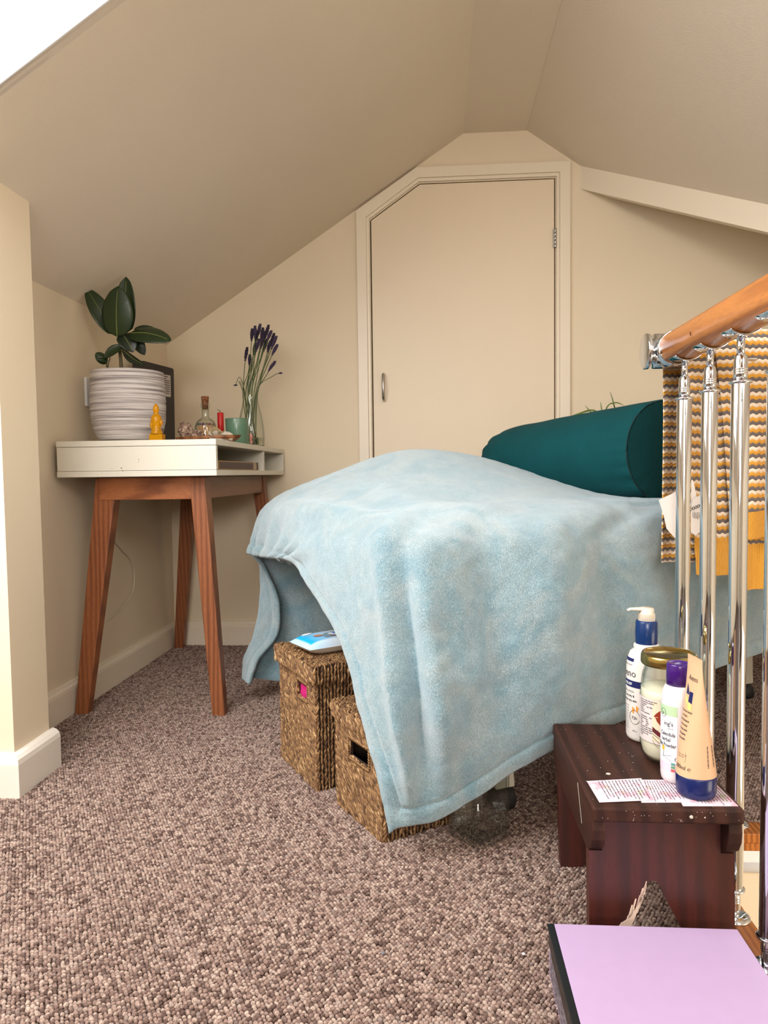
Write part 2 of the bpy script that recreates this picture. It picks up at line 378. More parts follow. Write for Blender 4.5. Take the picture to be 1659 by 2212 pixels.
# skylight reveal, frame, glass
rv = MB(); dep = sl*.21
cs = [Vector((SKY_X0, SKY_Y0, zl(SKY_X0))), Vector((SKY_X1, SKY_Y0, zl(SKY_X1))), Vector((SKY_X1, SKY_Y1, zl(SKY_X1))), Vector((SKY_X0, SKY_Y1, zl(SKY_X0)))]
cc = sum(cs, Vector())/4
cs = [cc+(p-cc)*.994 for p in cs]
outs = [cc+(p-cc)*1.04 for p in cs]
for i in range(4):
    a, b, c, d = cs[i], cs[(i+1) % 4], outs[(i+1) % 4], outs[i]
    rv.hexa([a, b, c, d, a+dep, b+dep, c+dep, d+dep])
struct('trim_3', rv, M['white'])
wf = empty('window_1', cc+dep, None, None); wf['kind'] = 'structure'
fr = MB(); inn = [cc+(p-cc)*.92 for p in cs]
for i in range(4):
    a, b, c, d = [p+dep for p in (inn[i], inn[(i+1) % 4], cs[(i+1) % 4], cs[i])]
    fr.hexa([a, b, c, d, a+sl*.04, b+sl*.04, c+sl*.04, d+sl*.04])
fr.build('window_frame', M['white'], wf)
MB().hexa([p+dep+sl*.015 for p in inn]+[p+dep+sl*.02 for p in inn]).build('pane', M['pane'], wf)
rv = MB(); dep2 = rsn*.17  # reveal, frame and pane of the added, unseen right skylight
cs2 = [Vector((RS_X0, RS_Y0, zr(RS_X0))), Vector((RS_X1, RS_Y0, zr(RS_X1))), Vector((RS_X1, RS_Y1, zr(RS_X1))), Vector((RS_X0, RS_Y1, zr(RS_X0)))]
cc2 = sum(cs2, Vector())/4; cs2 = [cc2+(p-cc2)*.994 for p in cs2]; outs2 = [cc2+(p-cc2)*1.05 for p in cs2]
for i in range(4):
    a, b, c, d = cs2[i], cs2[(i+1) % 4], outs2[(i+1) % 4], outs2[i]
    rv.hexa([a, b, c, d, a+dep2, b+dep2, c+dep2, d+dep2])
struct('trim_6', rv, M['white'])
w3 = empty('window_added_right', cc2+dep2, None, None); w3['kind'] = 'structure'
fr = MB(); inn2 = [cc2+(p-cc2)*.92 for p in cs2]
for i in range(4):
    a, b, c, d = [p+dep2 for p in (inn2[i], inn2[(i+1) % 4], cs2[(i+1) % 4], cs2[i])]
    fr.hexa([a, b, c, d, a+rsn*.04, b+rsn*.04, c+rsn*.04, d+rsn*.04])
fr.build('window_frame', M['white'], w3); MB().hexa([p+dep2+rsn*.015 for p in inn2]+[p+dep2+rsn*.02 for p in inn2]).build('pane', M['pane'], w3)
# wall behind the standpoint; its unseen window is added for the light
wr = MB(); y0, y1 = BY0-.06, BY0
WX0, WX1, WZ0, WZ1 = -.58, .62, .82, 1.44
for a_, b_ in (((BX0, y0, -.1), (WX0, y1, 2.1)), ((WX1, y0, -.1), (BX1, y1, 2.1)), ((WX0, y0, -.1), (WX1, y1, WZ0)), ((WX0, y0, WZ1), (WX1, y1, 2.1))): wr.box(a_, b_)
struct('wall_rear', wr, M['wall'])
w2 = empty('window_added_rear', ((WX0+WX1)/2, y0, WZ0), None, None); w2['kind'] = 'structure'
fr = MB()
for a_, b_ in (((WX0, y0, WZ0), (WX0+.05, y1, WZ1)), ((WX1-.05, y0, WZ0), (WX1, y1, WZ1)), ((WX0, y0, WZ0), (WX1, y1, WZ0+.05)), ((WX0, y0, WZ1-.05), (WX1, y1, WZ1)), ((0, y0, WZ0), (.04, y1, WZ1))): fr.box(a_, b_)
fr.build('window_frame', M['white'], w2)
MB().box((WX0+.05, y0+.02, WZ0+.05), (WX1-.05, y0+.025, WZ1-.05)).build('pane', M['pane'], w2)
# right wall and stairwell shaft
struct('wall_right', MB().box((BX1, BY0, -2.4), (BX1+.06, BY1+.07, 1.9)), M['wall'])
struct('wall_stairwell', MB().box((HX, HY1+.012, -2.4), (BX1, HY1+.07, -.045)).box((HX-.05, HY0, -2.4), (HX-.004, HY1+.05, -.10)).box((HX-.05, HY0-.05, -2.4), (BX1, HY0, -.10)), M['wall'])
k = Mt('lower_hall_floor', srgb(150,126,108), .9); struct('floor_lower', MB().box((HX-.05, HY0, -2.45), (BX1, HY1+.1, -2.4)), k.m)
struct('trim_4', MB().box((HX-.002, HY1-.002, -.016), (BX1, HY1+.045, .002)).box((HX-.002, HY1+.004, -.034), (BX1, HY1+.03, -.016)).box((HX-.03, HY0, -.03), (HX+.002, HY1+.045, .001)), M['pine'], .002)
tb = MB().box((HX, HY1+.006, -.056), (BX1, HY1+.02, -.034)); tb.tube([(HX, HY1+.010, -.066), (BX1, HY1+.010, -.066)], .0105, 14)
struct('trim_5', tb, M['white'])
# skirting boards
def skirt(name, p0, p1, n, h=.093, t=.016):
    p0 = Vector(p0); p1 = Vector(p1); n = Vector(n); z = Vector((0, 0, 1))
    prof = [(0, -.02), (t, -.02), (t, h-.020), (t*.92, h-.012), (t*.62, h-.006), (t*.5, h-.001), (t*.3, h), (0, h)]
    return struct(name, MB().prism([p0+n*a+z*b for a, b in prof], p1-p0), M['trim'])
skirt('baseboard_left', (-1.04, 1.575, 0), (-1.04, BY1, 0), (1, 0, 0))
skirt('baseboard_back', (-1.04, BY1, 0), (-.29, BY1, 0), (0, -1, 0)); skirt('baseboard_right', (.515, BY1, 0), (BX1, BY1, 0), (0, -1, 0))
# pillar skirting wraps the corner
t_ = .020
pk = MB()
for (x0, x1, ya, yb, xa) in (): pass
prof = [(0, -.02), (t_, -.02), (t_, .072), (t_*.9, .082), (t_*.6, .089), (t_*.2, .092), (0, .092)]
rows = []
for a_, z_ in prof: rows.append([Vector((BX0+.05, PY0-a_, z_)), Vector((PX+a_, PY0-a_, z_)), Vector((PX+a_, PY1+.012, z_)), Vector((PX, PY1+.012, z_))])
pk.grid(rows, smooth=False); pk.add([rows[i][2] for i in range(7)]+[rows[i][3] for i in range(7)], [(i, i+1, i+8, i+7) for i in range(6)])
o = struct('baseboard_pillar', pk, M['skirt'])
# ================================================================== DESK
DX0, DX1, DY0, DY1, DZ0, DZ1 = -1.022, -.580, 1.895, 2.765, .670, .768
desk = empty('desk', (-.80, 2.33, 0), 'white lacquered desk on splayed oak legs in the left corner', 'desk')
t = .016
MB().box((DX0, DY0, DZ1-t), (DX1, DY1, DZ1)).build('tabletop', M['desk'], desk, .0018)
MB().box((DX0, DY0, DZ0), (DX1, DY1, DZ0+t)).build('bottom_board', M['desk'], desk, .0018)
ep = MB().box((DX0+.001, DY0+.0015, DZ0+t+.0008), (DX1-.001, DY0+.017, DZ1-t-.0008)).build('end_panel', M['desk'], desk, .0006)
MB().box((DX0, DY1-.014, DZ0+t), (DX1, DY1, DZ1-t)).build('end_panel', M['desk'], desk, .0006)
MB().box((DX0+.15, DY0+.02, DZ0+t), (DX0+.162, DY1-.015, DZ1-t)).build('back_panel', M['desk'], desk)
MB().box((DX0+.15, 2.448, DZ0+t), (DX1-.004, 2.461, DZ1-t)).build('divider', M['desk'], desk, .0006)
cm_ = solid('chipped_board', srgb(90,74,58), .8)
for (x_, z_, r_) in ((-.842, .6935, .0016), (-.868, .692, .0010), (-.793, .7165, .0011), (-.794, .7100, .0010), (-.8385, .686, .0022)):
    MB().lathe([(r_, -.0004), (r_*.8, .0004), (0, .0005)], (x_, DY0+.0012, z_), 8, axis=(0, -1, 0)).build('chip_mark', cm_, desk)
def leg(tx, ty, fx, fy, wt=(.056, .045), wf_=(.034, .03)):
    m_ = MB(); V = []
    for (cx, cy, z, w_) in ((fx, fy, 0, wf_), (tx, ty, DZ0-.002, wt)):
        a, b = w_[0]/2, w_[1]/2; V += [(cx-a, cy-b, z), (cx+a, cy-b, z), (cx+a, cy+b, z), (cx-a, cy+b, z)]
    m_.hexa(V); return m_.build('leg', M['oakv'], desk, .003)
leg(-.916, 1.985, -1.002, 1.957, (.062, .045), (.038, .032)); leg(-.657, 1.985, -.606, 1.957, (.045, .05), (.036, .034))
leg(-.916, 2.665, -1.000, 2.728, (.055, .045), (.036, .030)); leg(-.657, 2.665, -.600, 2.725, (.045, .05), (.032, .03))
MB().box((-.935, 1.958, DZ0-.064), (-.672, 1.980, DZ0-.002)).build('apron', M['oak'], desk, .001)
MB().box((-.655, 2.0, DZ0-.064), (-.637, 2.66, DZ0-.002)).build('apron', wood('oak_side', srgb(104,62,38), srgb(144,94,62), (9, 1, 9), .45, 2), desk, .001)
MB().box((-.93, 2.0, DZ0-.064), (-.912, 2.66, DZ0-.002)).build('apron', M['oak'], desk, .001)
MB().box((-.93, 2.66, DZ0-.064), (-.64, 2.68, DZ0-.002)).build('apron', M['oak'], desk, .001)
# things in the compartments
bk = empty('slim_box', (-.63, 2.18, DZ0+t), 'slim dark purple box with gold edging inside the open desk compartment', 'box')
z0 = DZ0+t+.0005
MB().box((-.700, 1.960, z0), (-.5935, 2.345, z0+.026)).build('box_lid', solid('gold_edge', srgb(150,112,52), .4, ), bk, .001)
MB().box((-.5938, 1.968, z0+.003), (-.5928, 2.337, z0+.0225)).build('cover_panel', solid('plum_cover', srgb(66,36,40), .5), bk)
MB().box((-.698, 2.3452, z0+.001), (-.596, 2.395, z0+.025)).build('box_base', solid('pale_card', srgb(190,172,150), .7), bk)
MB().box((-.698, 2.3955, z0), (-.595, 2.412, z0+.026)).build('box_end', solid('brown_card', srgb(96,70,52), .7), bk, .001)
g = MB(); g.prism([(-.84, 1.93, z0), (-.84, 2.20, z0), (-.84, 2.20, z0+.048), (-.84, 2.17, z0+.062), (-.84, 2.10, z0+.063), (-.84, 1.93, z0+.063)], (.13, 0, 0))
tag(g.build('case', Mt('black_fabric', (.006,.006,.007,1), .8).m, None, .006, 3), 'black soft case tucked behind the slim box in the desk', 'case')
tk = MB(); tk.blob((-.63, 2.492, z0+.009), (.009, .012, .009), 3); tk.blob((-.615, 2.515, z0+.008), (.006, .005, .006), 5)
tag(tk.build('trinket', Mt('brass', srgb(168,120,52), .35, .8).m), 'small brass trinket in the small right desk compartment', 'trinket')

# ---- potted rubber plant
PC = Vector((-.898, 2.085, DZ1))
rp = empty('potted_rubber_plant', PC, 'rubber plant with dark leaves in a whitewashed ribbed pot on the desk', 'plant')
def potprof():
    pr_ = []; base = [(.070, 0), (.086, .012), (.098, .035), (.1045, .065), (.1065, .10), (.1060, .15), (.1035, .19), (.1025, .207)]
    for i in range(130):
        z = .207*i/129; 
        for (r1, z1), (r2, z2) in zip(base, base[1:]):
            if z1 <= z <= z2+1e-6: r = r1+(r2-r1)*(z-z1)/(z2-z1); break
        pr_.append((r, z))
    return pr_
pp = potprof(); n = 96; V = []; F = []
for (r, z) in pp:
    for q in range(n):
        a = 2*pi*q/n; zz = z+.004*sin(a*2+1)*sin(z*20)
        d = .0012*mn.noise(Vector((cos(a)*.9, sin(a)*.9, zz*150)))+.0008*mn.noise(Vector((cos(a)*5, sin(a)*5, zz*240)))
        V.append(PC+Vector(((r+d)*cos(a), (r+d)*sin(a), z)))
for i in range(len(pp)-1):
    for q in range(n): q2 = (q+1) % n; F.append((i*n+q, i*n+q2, (i+1)*n+q2, (i+1)*n+q))
F.append(tuple(range(n))[::-1])
pot = MB().add(V, F, True)
pot.lathe([(.1028, .2065), (.100, .2085), (.096, .206), (.094, .17), (.0, .168)], PC, n, cap=False)
k = Mt('whitewashed_ribbed_clay', (.6,.58,.56,1), .85); co = k.coord((1.5, 1.5, 85)); n1 = k.noise(co, 2.2, 5, .65)
c = k.ramp(n1, [(.34, srgb(122,114,112)), (.47, srgb(178,170,168)), (.58, srgb(212,205,202))]); k.color(c)
k.bump(n1, .8, .003); pot.build('pot', k.m, rp)
MB().lathe([(.0935, .171), (0, .178)], PC, 40).build('soil', solid('potting_soil', srgb(40,28,20), .95), rp)
k = Mt('rubber_leaf', srgb(38,62,24), .42); co = k.coord(); k.color(k.mix(k.noise(co, 14, 3), srgb(18,32,12), srgb(38,60,22))); k.b.inputs['Coat Weight'].default_value = .08; M['leaf'] = k.m
M['leafdk'] = solid('rubber_leaf_dark', srgb(30,42,30), .35); M['rib'] = solid('leaf_midrib', srgb(122,132,64), .5)
def leafy(base, tip, w_, nrm, arch=.012, cup=.006, mat=None, rib=True, parent=None, name='leaf'):
    base = Vector(base); tip = Vector(tip); ax = tip-base; L = ax.length; ax.normalize(); nrm = Vector(nrm); nrm = (nrm-ax*nrm.dot(ax)).normalized(); sd = ax.cross(nrm)
    G = []; nn = 18; mm = 10
    for i in range(nn+1):
        s_ = i/nn; hw = w_/2*(sin(pi*min(1, s_*.97+.015)**.85))**.62 if 0 < s_ < 1 else .0006
        if s_ > .93: hw *= (1-s_)/.07*.8+.2
        ce = base+ax*(L*s_)+nrm*(arch*sin(pi*s_)); row = []
        for j in range(mm+1):
            v_ = j/mm*2-1; row.append(ce+sd*(hw*v_)+nrm*(cup*v_*v_*(hw*2/w_)))
        G.append(row)
    o = MB().grid(G).build(name, mat or M['leaf'], parent or rp)
    md = o.modifiers.new('t', 'SOLIDIFY'); md.thickness = .0007; md.offset = 0
    if rib:
        MB().tube([base+ax*(L*s_)+nrm*(arch*sin(pi*s_)+.0004) for s_ in [q/12 for q in range(12)]], [.0016*(1-.7*q/12) for q in range(12)], 6).build('midrib', M['rib'], o)
    return o
fr = (0, -1, .15)
leafy((-.935, 2.085, 1.088), (-1.006, 2.07, 1.219), .058, (.35, -1, .2))
leafy((-.905, 2.115, 1.10), (-.899, 2.10, 1.258), .060, (.1, -1, .0))
leafy((-.912, 2.055, 1.075), (-.896, 2.035, 1.214), .094, fr, .008, -.008)
leafy((-.885, 2.075, 1.088), (-.752, 2.055, 1.060), .070, (.1, -.8, .7), .012, -.006)
leafy((-.885, 2.11, 1.105), (-.82, 2.14, 1.105), .022, (0, -.6, .8), .006)
leafy((-.905, 2.075, 1.085), (-.868, 2.06, 1.030), .055, (.5, -1, .2), .01, mat=M['leafdk'])
leafy((-.893, 2.09, 1.090), (-.850, 2.10, 1.028), .040, (.6, -1, .1), .01, mat=M['leafdk'], rib=False)
leafy((-.905, 2.07, 1.045), (-.822, 2.035, .988), .030, (-.2, -1, -.6), .008, mat=M['leafdk'])
leafy((-.898, 2.06, 1.048), (-.950, 2.05, 1.012), .034, (0, -1, .5), .004, rib=False)
leafy((-.948, 2.06, 1.000), (-.975, 2.05, 1.030), .030, (0, -1, .3), .003, rib=False)
leafy((-.948, 2.06, 1.004), (-.968, 2.04, 1.008), .016, (0, -1, .3), .003, rib=False)
st = MB(); st.tube(catmull([(-.915, 2.083, .940), (-.914, 2.08, 1.0), (-.917, 2.082, 1.04), (-.918, 2.085, 1.09)], 5), [.0055]*6+[.005]*5+[.004]*5, 10)
st.tube([(-.918, 2.085, 1.085), (-.93, 2.085, 1.092)], .002); st.tube([(-.917, 2.085, 1.09), (-.905, 2.115, 1.105)], .002); st.tube([(-.917, 2.08, 1.08), (-.885, 2.075, 1.088)], .002)
st.tube(catmull([(-.945, 2.07, .940), (-.950, 2.065, .97), (-.948, 2.06, 1.003)], 4), .0022)
st.tube(catmull([(-.948, 2.065, .98), (-.943, 2.06, 1.0), (-.935, 2.055, 1.015)], 4), .0015); st.build('stem', solid('plant_stem', srgb(88,76,48), .6), rp)

# ---- amber statuette
bx, by = -.770, 1.972
am = Mt('amber_resin', srgb(226,160,12), .15, 0, Transmission_Weight=.45, IOR=1.4); 
bu = empty('statuette', (bx, by, DZ1), 'translucent amber seated figure on a square base in front of the pot', 'statuette')
MB().box((bx-.0185, by-.012, DZ1), (bx+.0185, by+.014, DZ1+.0195)).build('base', am.m, bu, .0015)
fg = MB(); fg.lathe([(.016, 0), (.0165, .004), (.0145, .008), (.0125, .016), (.0125, .024), (.0145, .034), (.0150, .044), (.0115, .052), (.006, .056), (.0072, .060), (.0085, .066), (.0082, .073), (.006, .079), (.0028, .0835), (0, .0845)], (bx-.001, by, DZ1+.0195), 24)
fg.blob((bx+.014, by-.004, DZ1+.051), (.005, .005, .009), 2, .1, 8); fg.blob((bx-.012, by-.004, DZ1+.045), (.006, .007, .014), 4, .15, 8); fg.blob((bx, by-.008, DZ1+.030), (.013, .006, .006), 5, .2, 8)
fg.build('figure', am.m, bu)

# ---- black framed card in the corner
A = Vector((-1.010, 2.375, DZ1)); B = Vector((-.938, 2.56, DZ1)); up_ = Vector((-.008, .03, .300)); nx = (B-A).cross(up_).normalized(); 
if nx.x < 0: nx = -nx
fb = empty('display_board', A, 'charcoal board with a small printed white label leaning behind the potted plant', 'board')
m_ = MB(); ctr = [A, B, B+up_*.955, B+up_*.975-(B-A)*.03, A+up_+(B-A)*.26, A+up_*.985]
m_.prism(ctr, nx*.006); m_.build('board', solid('charcoal_card', srgb(48,42,42), .45), fb, .0015)
q0 = A+(B-A)*.60+up_*.62+nx*.0065; du = (B-A)*.30; dv = up_*.26
lb = MB().hexa([q0, q0+du, q0+du+dv, q0+dv, q0+nx*.0004, q0+du+nx*.0004, q0+du+dv+nx*.0004, q0+dv+nx*.0004]).build('printed_label', solid('label_paper', srgb(196,186,178), .8), fb)
tl = MB()
for i in range(9):
    v0 = .90-.095*i; l0 = .2 if i in (0, 1) else .1; l1 = .78 if i == 0 else (.62 if i == 1 else .92)
    p = q0+nx*.0006; tl.hexa([p+du*l0+dv*v0, p+du*l1+dv*v0, p+du*l1+dv*(v0+.035), p+du*l0+dv*(v0+.035)]+[x+nx*.0002 for x in (p+du*l0+dv*v0, p+du*l1+dv*v0, p+du*l1+dv*(v0+.035), p+du*l0+dv*(v0+.035))])
tl.build('print_lines', solid('print_ink', srgb(60,54,54), .8), lb)

# ---- socket, plug, cable on the left wall
so = empty('wall_socket', (-1.04, 2.135, .882), 'white double socket plate on the left wall behind the plant pot', 'socket')
MB().box((-1.0398, 2.102, .882), (-1.031, 2.20, .968)).build('plate', M['white'], so, .002)
MB().box((-1.031, 2.125, .898), (-1.008, 2.165, .940)).build('plug', M['white'], so, .007, 3)
k = solid('white_cable', srgb(222,212,192), .5)
cb = MB(); Pc = [(-1.036, 2.21, .60), (-1.034, 2.257, .477), (-1.034, 2.31, .432), (-1.034, 2.385, .385), (-1.034, 2.405, .33), (-1.034, 2.378, .27), (-1.034, 2.28, .235), (-1.034, 2.19, .219), (-1.034, 2.10, .205)]
cb.tube(catmull(Pc, 8), .0022, 8); tag(cb.build('cable', k), 'thin white cable looping on the left wall under the desk', 'cable')

# ---- tray, rocks, bottle of matches, candles, vase
TZ = DZ1
tray = MB(); G = []
for (f_, z_) in ((.55, 0), (.80, .004), (.95, .014), (1.0, .0225), (.97, .0225), (.90, .014), (.7, .008), (0.01, .007)):
    G.append([Vector((-.700+.103*f_*cos(2*pi*q/40)*(1+.08*cos(2*pi*q/40)), 2.185+.052*f_*sin(2*pi*q/40), TZ+z_+.003*cos(2*pi*q/40))) for q in range(40)])
tray.grid(G, close_u=True); tray.add(G[0], [tuple(range(40))[::-1]])
tag(tray.build('wooden_dish', wood('olive_wood', srgb(84,46,22), srgb(150,96,54), (3, 12, 12), .5, 3)), 'shallow brown wooden dish on the desk holding the stones', 'dish')
k = Mt('speckled_rock', (.3,.25,.2,1), .9); n1 = k.noise(k.coord(), 130, 4, .7); k.color(k.ramp(n1, [(.38, srgb(70,44,34)), (.5, srgb(128,100,84)), (.62, srgb(186,164,144))])); k.bump(n1, .8, .002)
rk = MB(); rk.blob((-.755, 2.165, TZ+.034), (.020, .018, .030), 3, .5, 16, M=Matrix.Rotation(radians(-14), 3, 'Y')); rk.blob((-.727, 2.165, TZ+.023), (.032, .018, .015), 8, .5, 16)
tag(rk.build('rough_stone', k.m), 'jagged brown speckled stone at the left of the dish', 'stone')
k = Mt('milky_quartz', srgb(206,190,160), .25, 0, Transmission_Weight=.35, IOR=1.45); n1 = k.noise(k.coord(), 50, 4); k.color(k.ramp(n1, [(.4, srgb(170,146,104)), (.6, srgb(226,216,198))]))
rk = MB(); rk.blob((-.668, 2.17, TZ+.028), (.020, .016, .018), 11, .6, 7, True); rk.blob((-.634, 2.17, TZ+.022), (.027, .014, .012), 15, .5, 7, True, M=Matrix.Rotation(radians(12), 3, 'Y'))
tag(rk.build('quartz_crystal', k.m), 'pale translucent quartz crystal at the right of the dish', 'crystal')
pf = empty('leaflet', (-.70, 2.03, TZ), 'folded printed paper leaflet lying in front of the dish on the desk', 'leaflet')
G = [[Vector((-.80+.17*i/12+.02*j/4, 1.99+.13*j/4, TZ+.0012+.011*(i/12)**.6*(j/4)*.8+.003*sin(i*.8))) for i in range(13)] for j in range(5)]
o = MB().grid(G).build('sheet', solid('leaflet_paper', srgb(206,202,196), .7), pf); md = o.modifiers.new('t', 'SOLIDIFY'); md.thickness = .0008
o = MB().add([(-.655, 2.06, TZ+.001), (-.610, 2.08, TZ+.001), (-.6, 2.10, TZ+.003), (-.630, 2.11, TZ+.012), (-.66, 2.10, TZ+.014)], [(0,1,2,3,4)]).build('corner_flap', solid('leaflet_paper_b', srgb(196,190,182), .7), pf); md = o.modifiers.new('t', 'SOLIDIFY'); md.thickness = .0008
# matches bottle
bc = Vector((-.7425, 2.32, TZ+.0005))
mb_ = empty('match_bottle', bc, 'small clear glass bottle with cork stopper holding long matches on the desk', 'bottle')
op = [(.033, .0), (.0345, .003), (.0350, .010), (.0350, .055), (.0335, .066), (.029, .077), (.020, .086), (.0125, .0905), (.0115, .096), (.0115, .124), (.0150, .1255), (.0150, .1285), (.0118, .1295), (.0138, .131), (.0138, .138), (.0122, .1395)]
ip = [(.0100, .1395), (.0095, .096), (.0105, .089), (.018, .0835), (.027, .075), (.0315, .065), (.0328, .055), (.0328, .010), (.031, .006), (0, .0055)]
MB().lathe(op+ip, bc, 40, cap=True).build('glass_body', M['glass'], mb_)
MB().lathe([(.0085, .118), (.0098, .135), (.0112, .1405), (.0125, .158), (.0115, .1595), (0, .1598)], bc, 24).build('cork_stopper', (lambda k: (k.color(k.ramp(k.noise(k.coord(), 180, 4), [(.4, srgb(92,52,28)), (.6, srgb(150,96,58))])), k.m)[1])(Mt('cork', rough=.9)), mb_)
hc = [srgb(40,60,120), srgb(170,50,60), srgb(40,110,100), srgb(80,50,120), srgb(150,110,50)]
hm = [solid('match_head_%s' % 'abcde'[i], c, .7) for i, c in enumerate(hc)]; sm_ = solid('match_wood', srgb(216,164,112), .7)
stick = MB().box((-.0011, -.0011, 0), (.0011, .0011, .062)).mesh('matchstick_wood'); stick.materials.append(sm_)
heads = []
for q in hm:
    me = MB().lathe([(.0008, .0605), (.0020, .0625), (.0021, .065), (.0012, .0675), (0, .068)], (0, 0, 0), 8).mesh('match_head'); me.materials.append(q); heads.append(me)
proto = None
for i in range(34):
    a = rng.uniform(0, 2*pi); r = .022*sqrt(rng.uniform(.05, 1)); a2 = a+rng.normal(0, .3)
    b0 = bc+Vector((.6*r*cos(a2+.4), .6*r*sin(a2+.4), .0065)); tp = bc+Vector((1.28*r*cos(a), 1.28*r*sin(a), .068+rng.uniform(-.004, .003)))
    d = (tp-b0).normalized()
    root = bpy.data.objects.new('matchstick', stick); COL.objects.link(root); root.location = b0; root.rotation_euler = d.to_track_quat('Z', 'Y').to_euler()
    tag(root, 'long wooden match with %s tip in the corked glass bottle' % ('a blue', 'a red', 'a green', 'a violet', 'an amber')[i % 5], 'match', 'matches in the corked bottle')
    hd = bpy.data.objects.new('match_head', heads[i % 5]); COL.objects.link(hd); hd.parent = root
# red candle
rc = empty('red_candle', (-.718, 2.40, TZ), 'thin red candle standing behind the match bottle', 'candle')
MB().lathe([(.0, 0), (.0105, .001), (.0105, .112), (.009, .114), (.0, .114)], (-.7165, 2.40, TZ), 24).build('wax', solid('red_wax', srgb(196,28,20), .45), rc)
MB().tube(catmull([(-.7165, 2.40, TZ+.113), (-.719, 2.40, TZ+.120), (-.727, 2.40, TZ+.124)], 4), .0009, 6).build('wick', M['dark'], rc)
# green candle glass
gc = Vector((-.641, 2.33, TZ+.0005)); ge = empty('jar_candle', gc, 'sage green jar candle with faint print beside the glass vase', 'candle')
k = Mt('sage_green_glass', srgb(92,124,100), .25); k.color(k.mix(k.noise(k.coord(), 30, 2), srgb(84,116,94), srgb(104,136,112)))
MB().lathe([(.0335, 0), (.0355, .003), (.0375, .084), (.0370, .086), (.0358, .085), (.0348, .050), (0, .049)], gc, 44).build('jar', k.m, ge)
MB().lathe([(.0345, .0495), (.034, .052), (0, .053)], gc, 30).build('wax', solid('green_wax', srgb(150,176,150), .5), ge)
# vial
vc = Vector((-.5905, 2.31, TZ+.0005)); ve = empty('glass_vial', vc, 'tiny stoppered glass vial with pink beads at the desk edge', 'vial')
MB().lathe([(.0068, 0), (.0072, .002), (.0072, .058), (.006, .064), (.003, .067), (0, .068), (0, .0665), (.0052, .062), (.0062, .057), (.0062, .003), (0, .002)], vc, 20, cap=False).build('glass_body', M['glass'], ve)
o = MB()
for (z_, x_, c) in ((.008, .001, 1), (.017, -.001, 5), (.024, .0015, 6), (.031, -.002, 4)): o.blob(vc+Vector((x_, 0, z_)), (.0042, .0042, .0055), c, .2, 8)
o.build('pink_beads', solid('pink_bead', srgb(206,120,106), .4), ve)
MB().blob(vc+Vector((.001, 0, .046)), (.005, .005, .007), 4, .4, 8).build('silver_foil', Mt('silver_foil', (.6,.6,.6,1), .3, .8).m, ve)
# vase with lavender
vc = Vector((-.632, 2.475, TZ+.0005)); ve = empty('glass_vase', vc, 'clear hourglass-shaped glass vase holding lavender at the back desk corner', 'vase')
vo = [(.040, 0), (.0445, .003), (.0455, .010), (.0460, .035), (.0445, .065), (.0395, .10), (.0300, .14), (.0255, .165), (.0262, .185), (.032, .205), (.0395, .222), (.0400, .2245)]
MB().lathe(vo+[(r-.0022, z+(.0 if i else 0)) for i, (r, z) in enumerate(reversed(vo[1:]))]+[(0, .006)], vc, 48, cap=True).build('glass_body', M['glass'], ve)
MB().lathe([(.0, .007), (.0425, .0072), (.0433, .030), (0, .030)], vc, 40).build('water', Mt('water', (.86,.9,.78,1), .02, 0, Transmission_Weight=1., IOR=1.2).m, ve)
gs = solid('lavender_stem', srgb(72,92,44), .7); gl = [solid('lavender_bloom', srgb(52,42,62), .9), solid('lavender_bloom_b', srgb(70,56,84), .9)]
tops = [(545,712),(551,706),(556,716),(562,702),(568,710),(574,716),(580,704),(586,716),(592,722),(597,728),(570,726),(560,734),(577,734),(599,746),(540,768),(594,782),(584,738),(552,742),(534,752)]
for i, (px, py) in enumerate(tops):
    yy = 2.475+rng.uniform(-.03, .03); d = yy/.9975; tip = at(px, py, d); s = yy/tip.y; tip = CAM+(tip-CAM)*s
    base = vc+Vector((rng.uniform(-.02, .02), rng.uniform(-.02, .02), .010)); nk = vc+Vector((rng.uniform(-.016, .016)+.012*(px-565)/30, rng.uniform(-.015, .015), .178))
    L_ = .036+.014*rng.random(); P = catmull([base, nk, nk.lerp(tip, .55)+Vector((rng.normal(0, .003), 0, .006)), tip], 6)
    root = MB().tube(P, .0013, 6).build('lavender_sprig', gs); tag(root, 'dried purple lavender sprig standing in the hourglass vase', 'lavender', 'lavender sprigs in the glass vase')
    fl = MB(); dr_ = (P[-1]-P[-4]).normalized(); nb = 9
    for j in range(nb):
        c_ = tip-dr_*(L_*j/nb); rr = .0050*(.55+.45*sin(pi*min(1, (j+1.2)/nb)))
        for q in range(4):
            a = q*pi/2+j*.8; sd = Vector((cos(a), sin(a), .5))*rr*.75
            fl.blob(c_+sd, (rr*.62, rr*.62, rr*.85), i*7+j, .3, 3)
    fl.build('flower_head', gl[i % 2], root)
for P, tipn in (([vc+Vector((0, 0, .02)), vc+Vector((.02, 0, .19)), at(590, 812, 2.45), at(606, 806, 2.45)], 1), ([vc+Vector((0, 0, .03)), vc+Vector((-.02, 0, .19)), at(518, 815, 2.45), at(509, 832, 2.45)], 2)):
    root = MB().tube(catmull(P, 8), .0010, 6).build('lavender_sprig', gs); tag(root, ['', 'stray lavender stem arching right out of the vase', 'stray lavender stem drooping left over the vase rim'][tipn], 'lavender', 'lavender sprigs in the glass vase')
    MB().blob(P[-1], (.007, .003, .003), tipn, .3, 6).build('flower_head', gl[0], root)
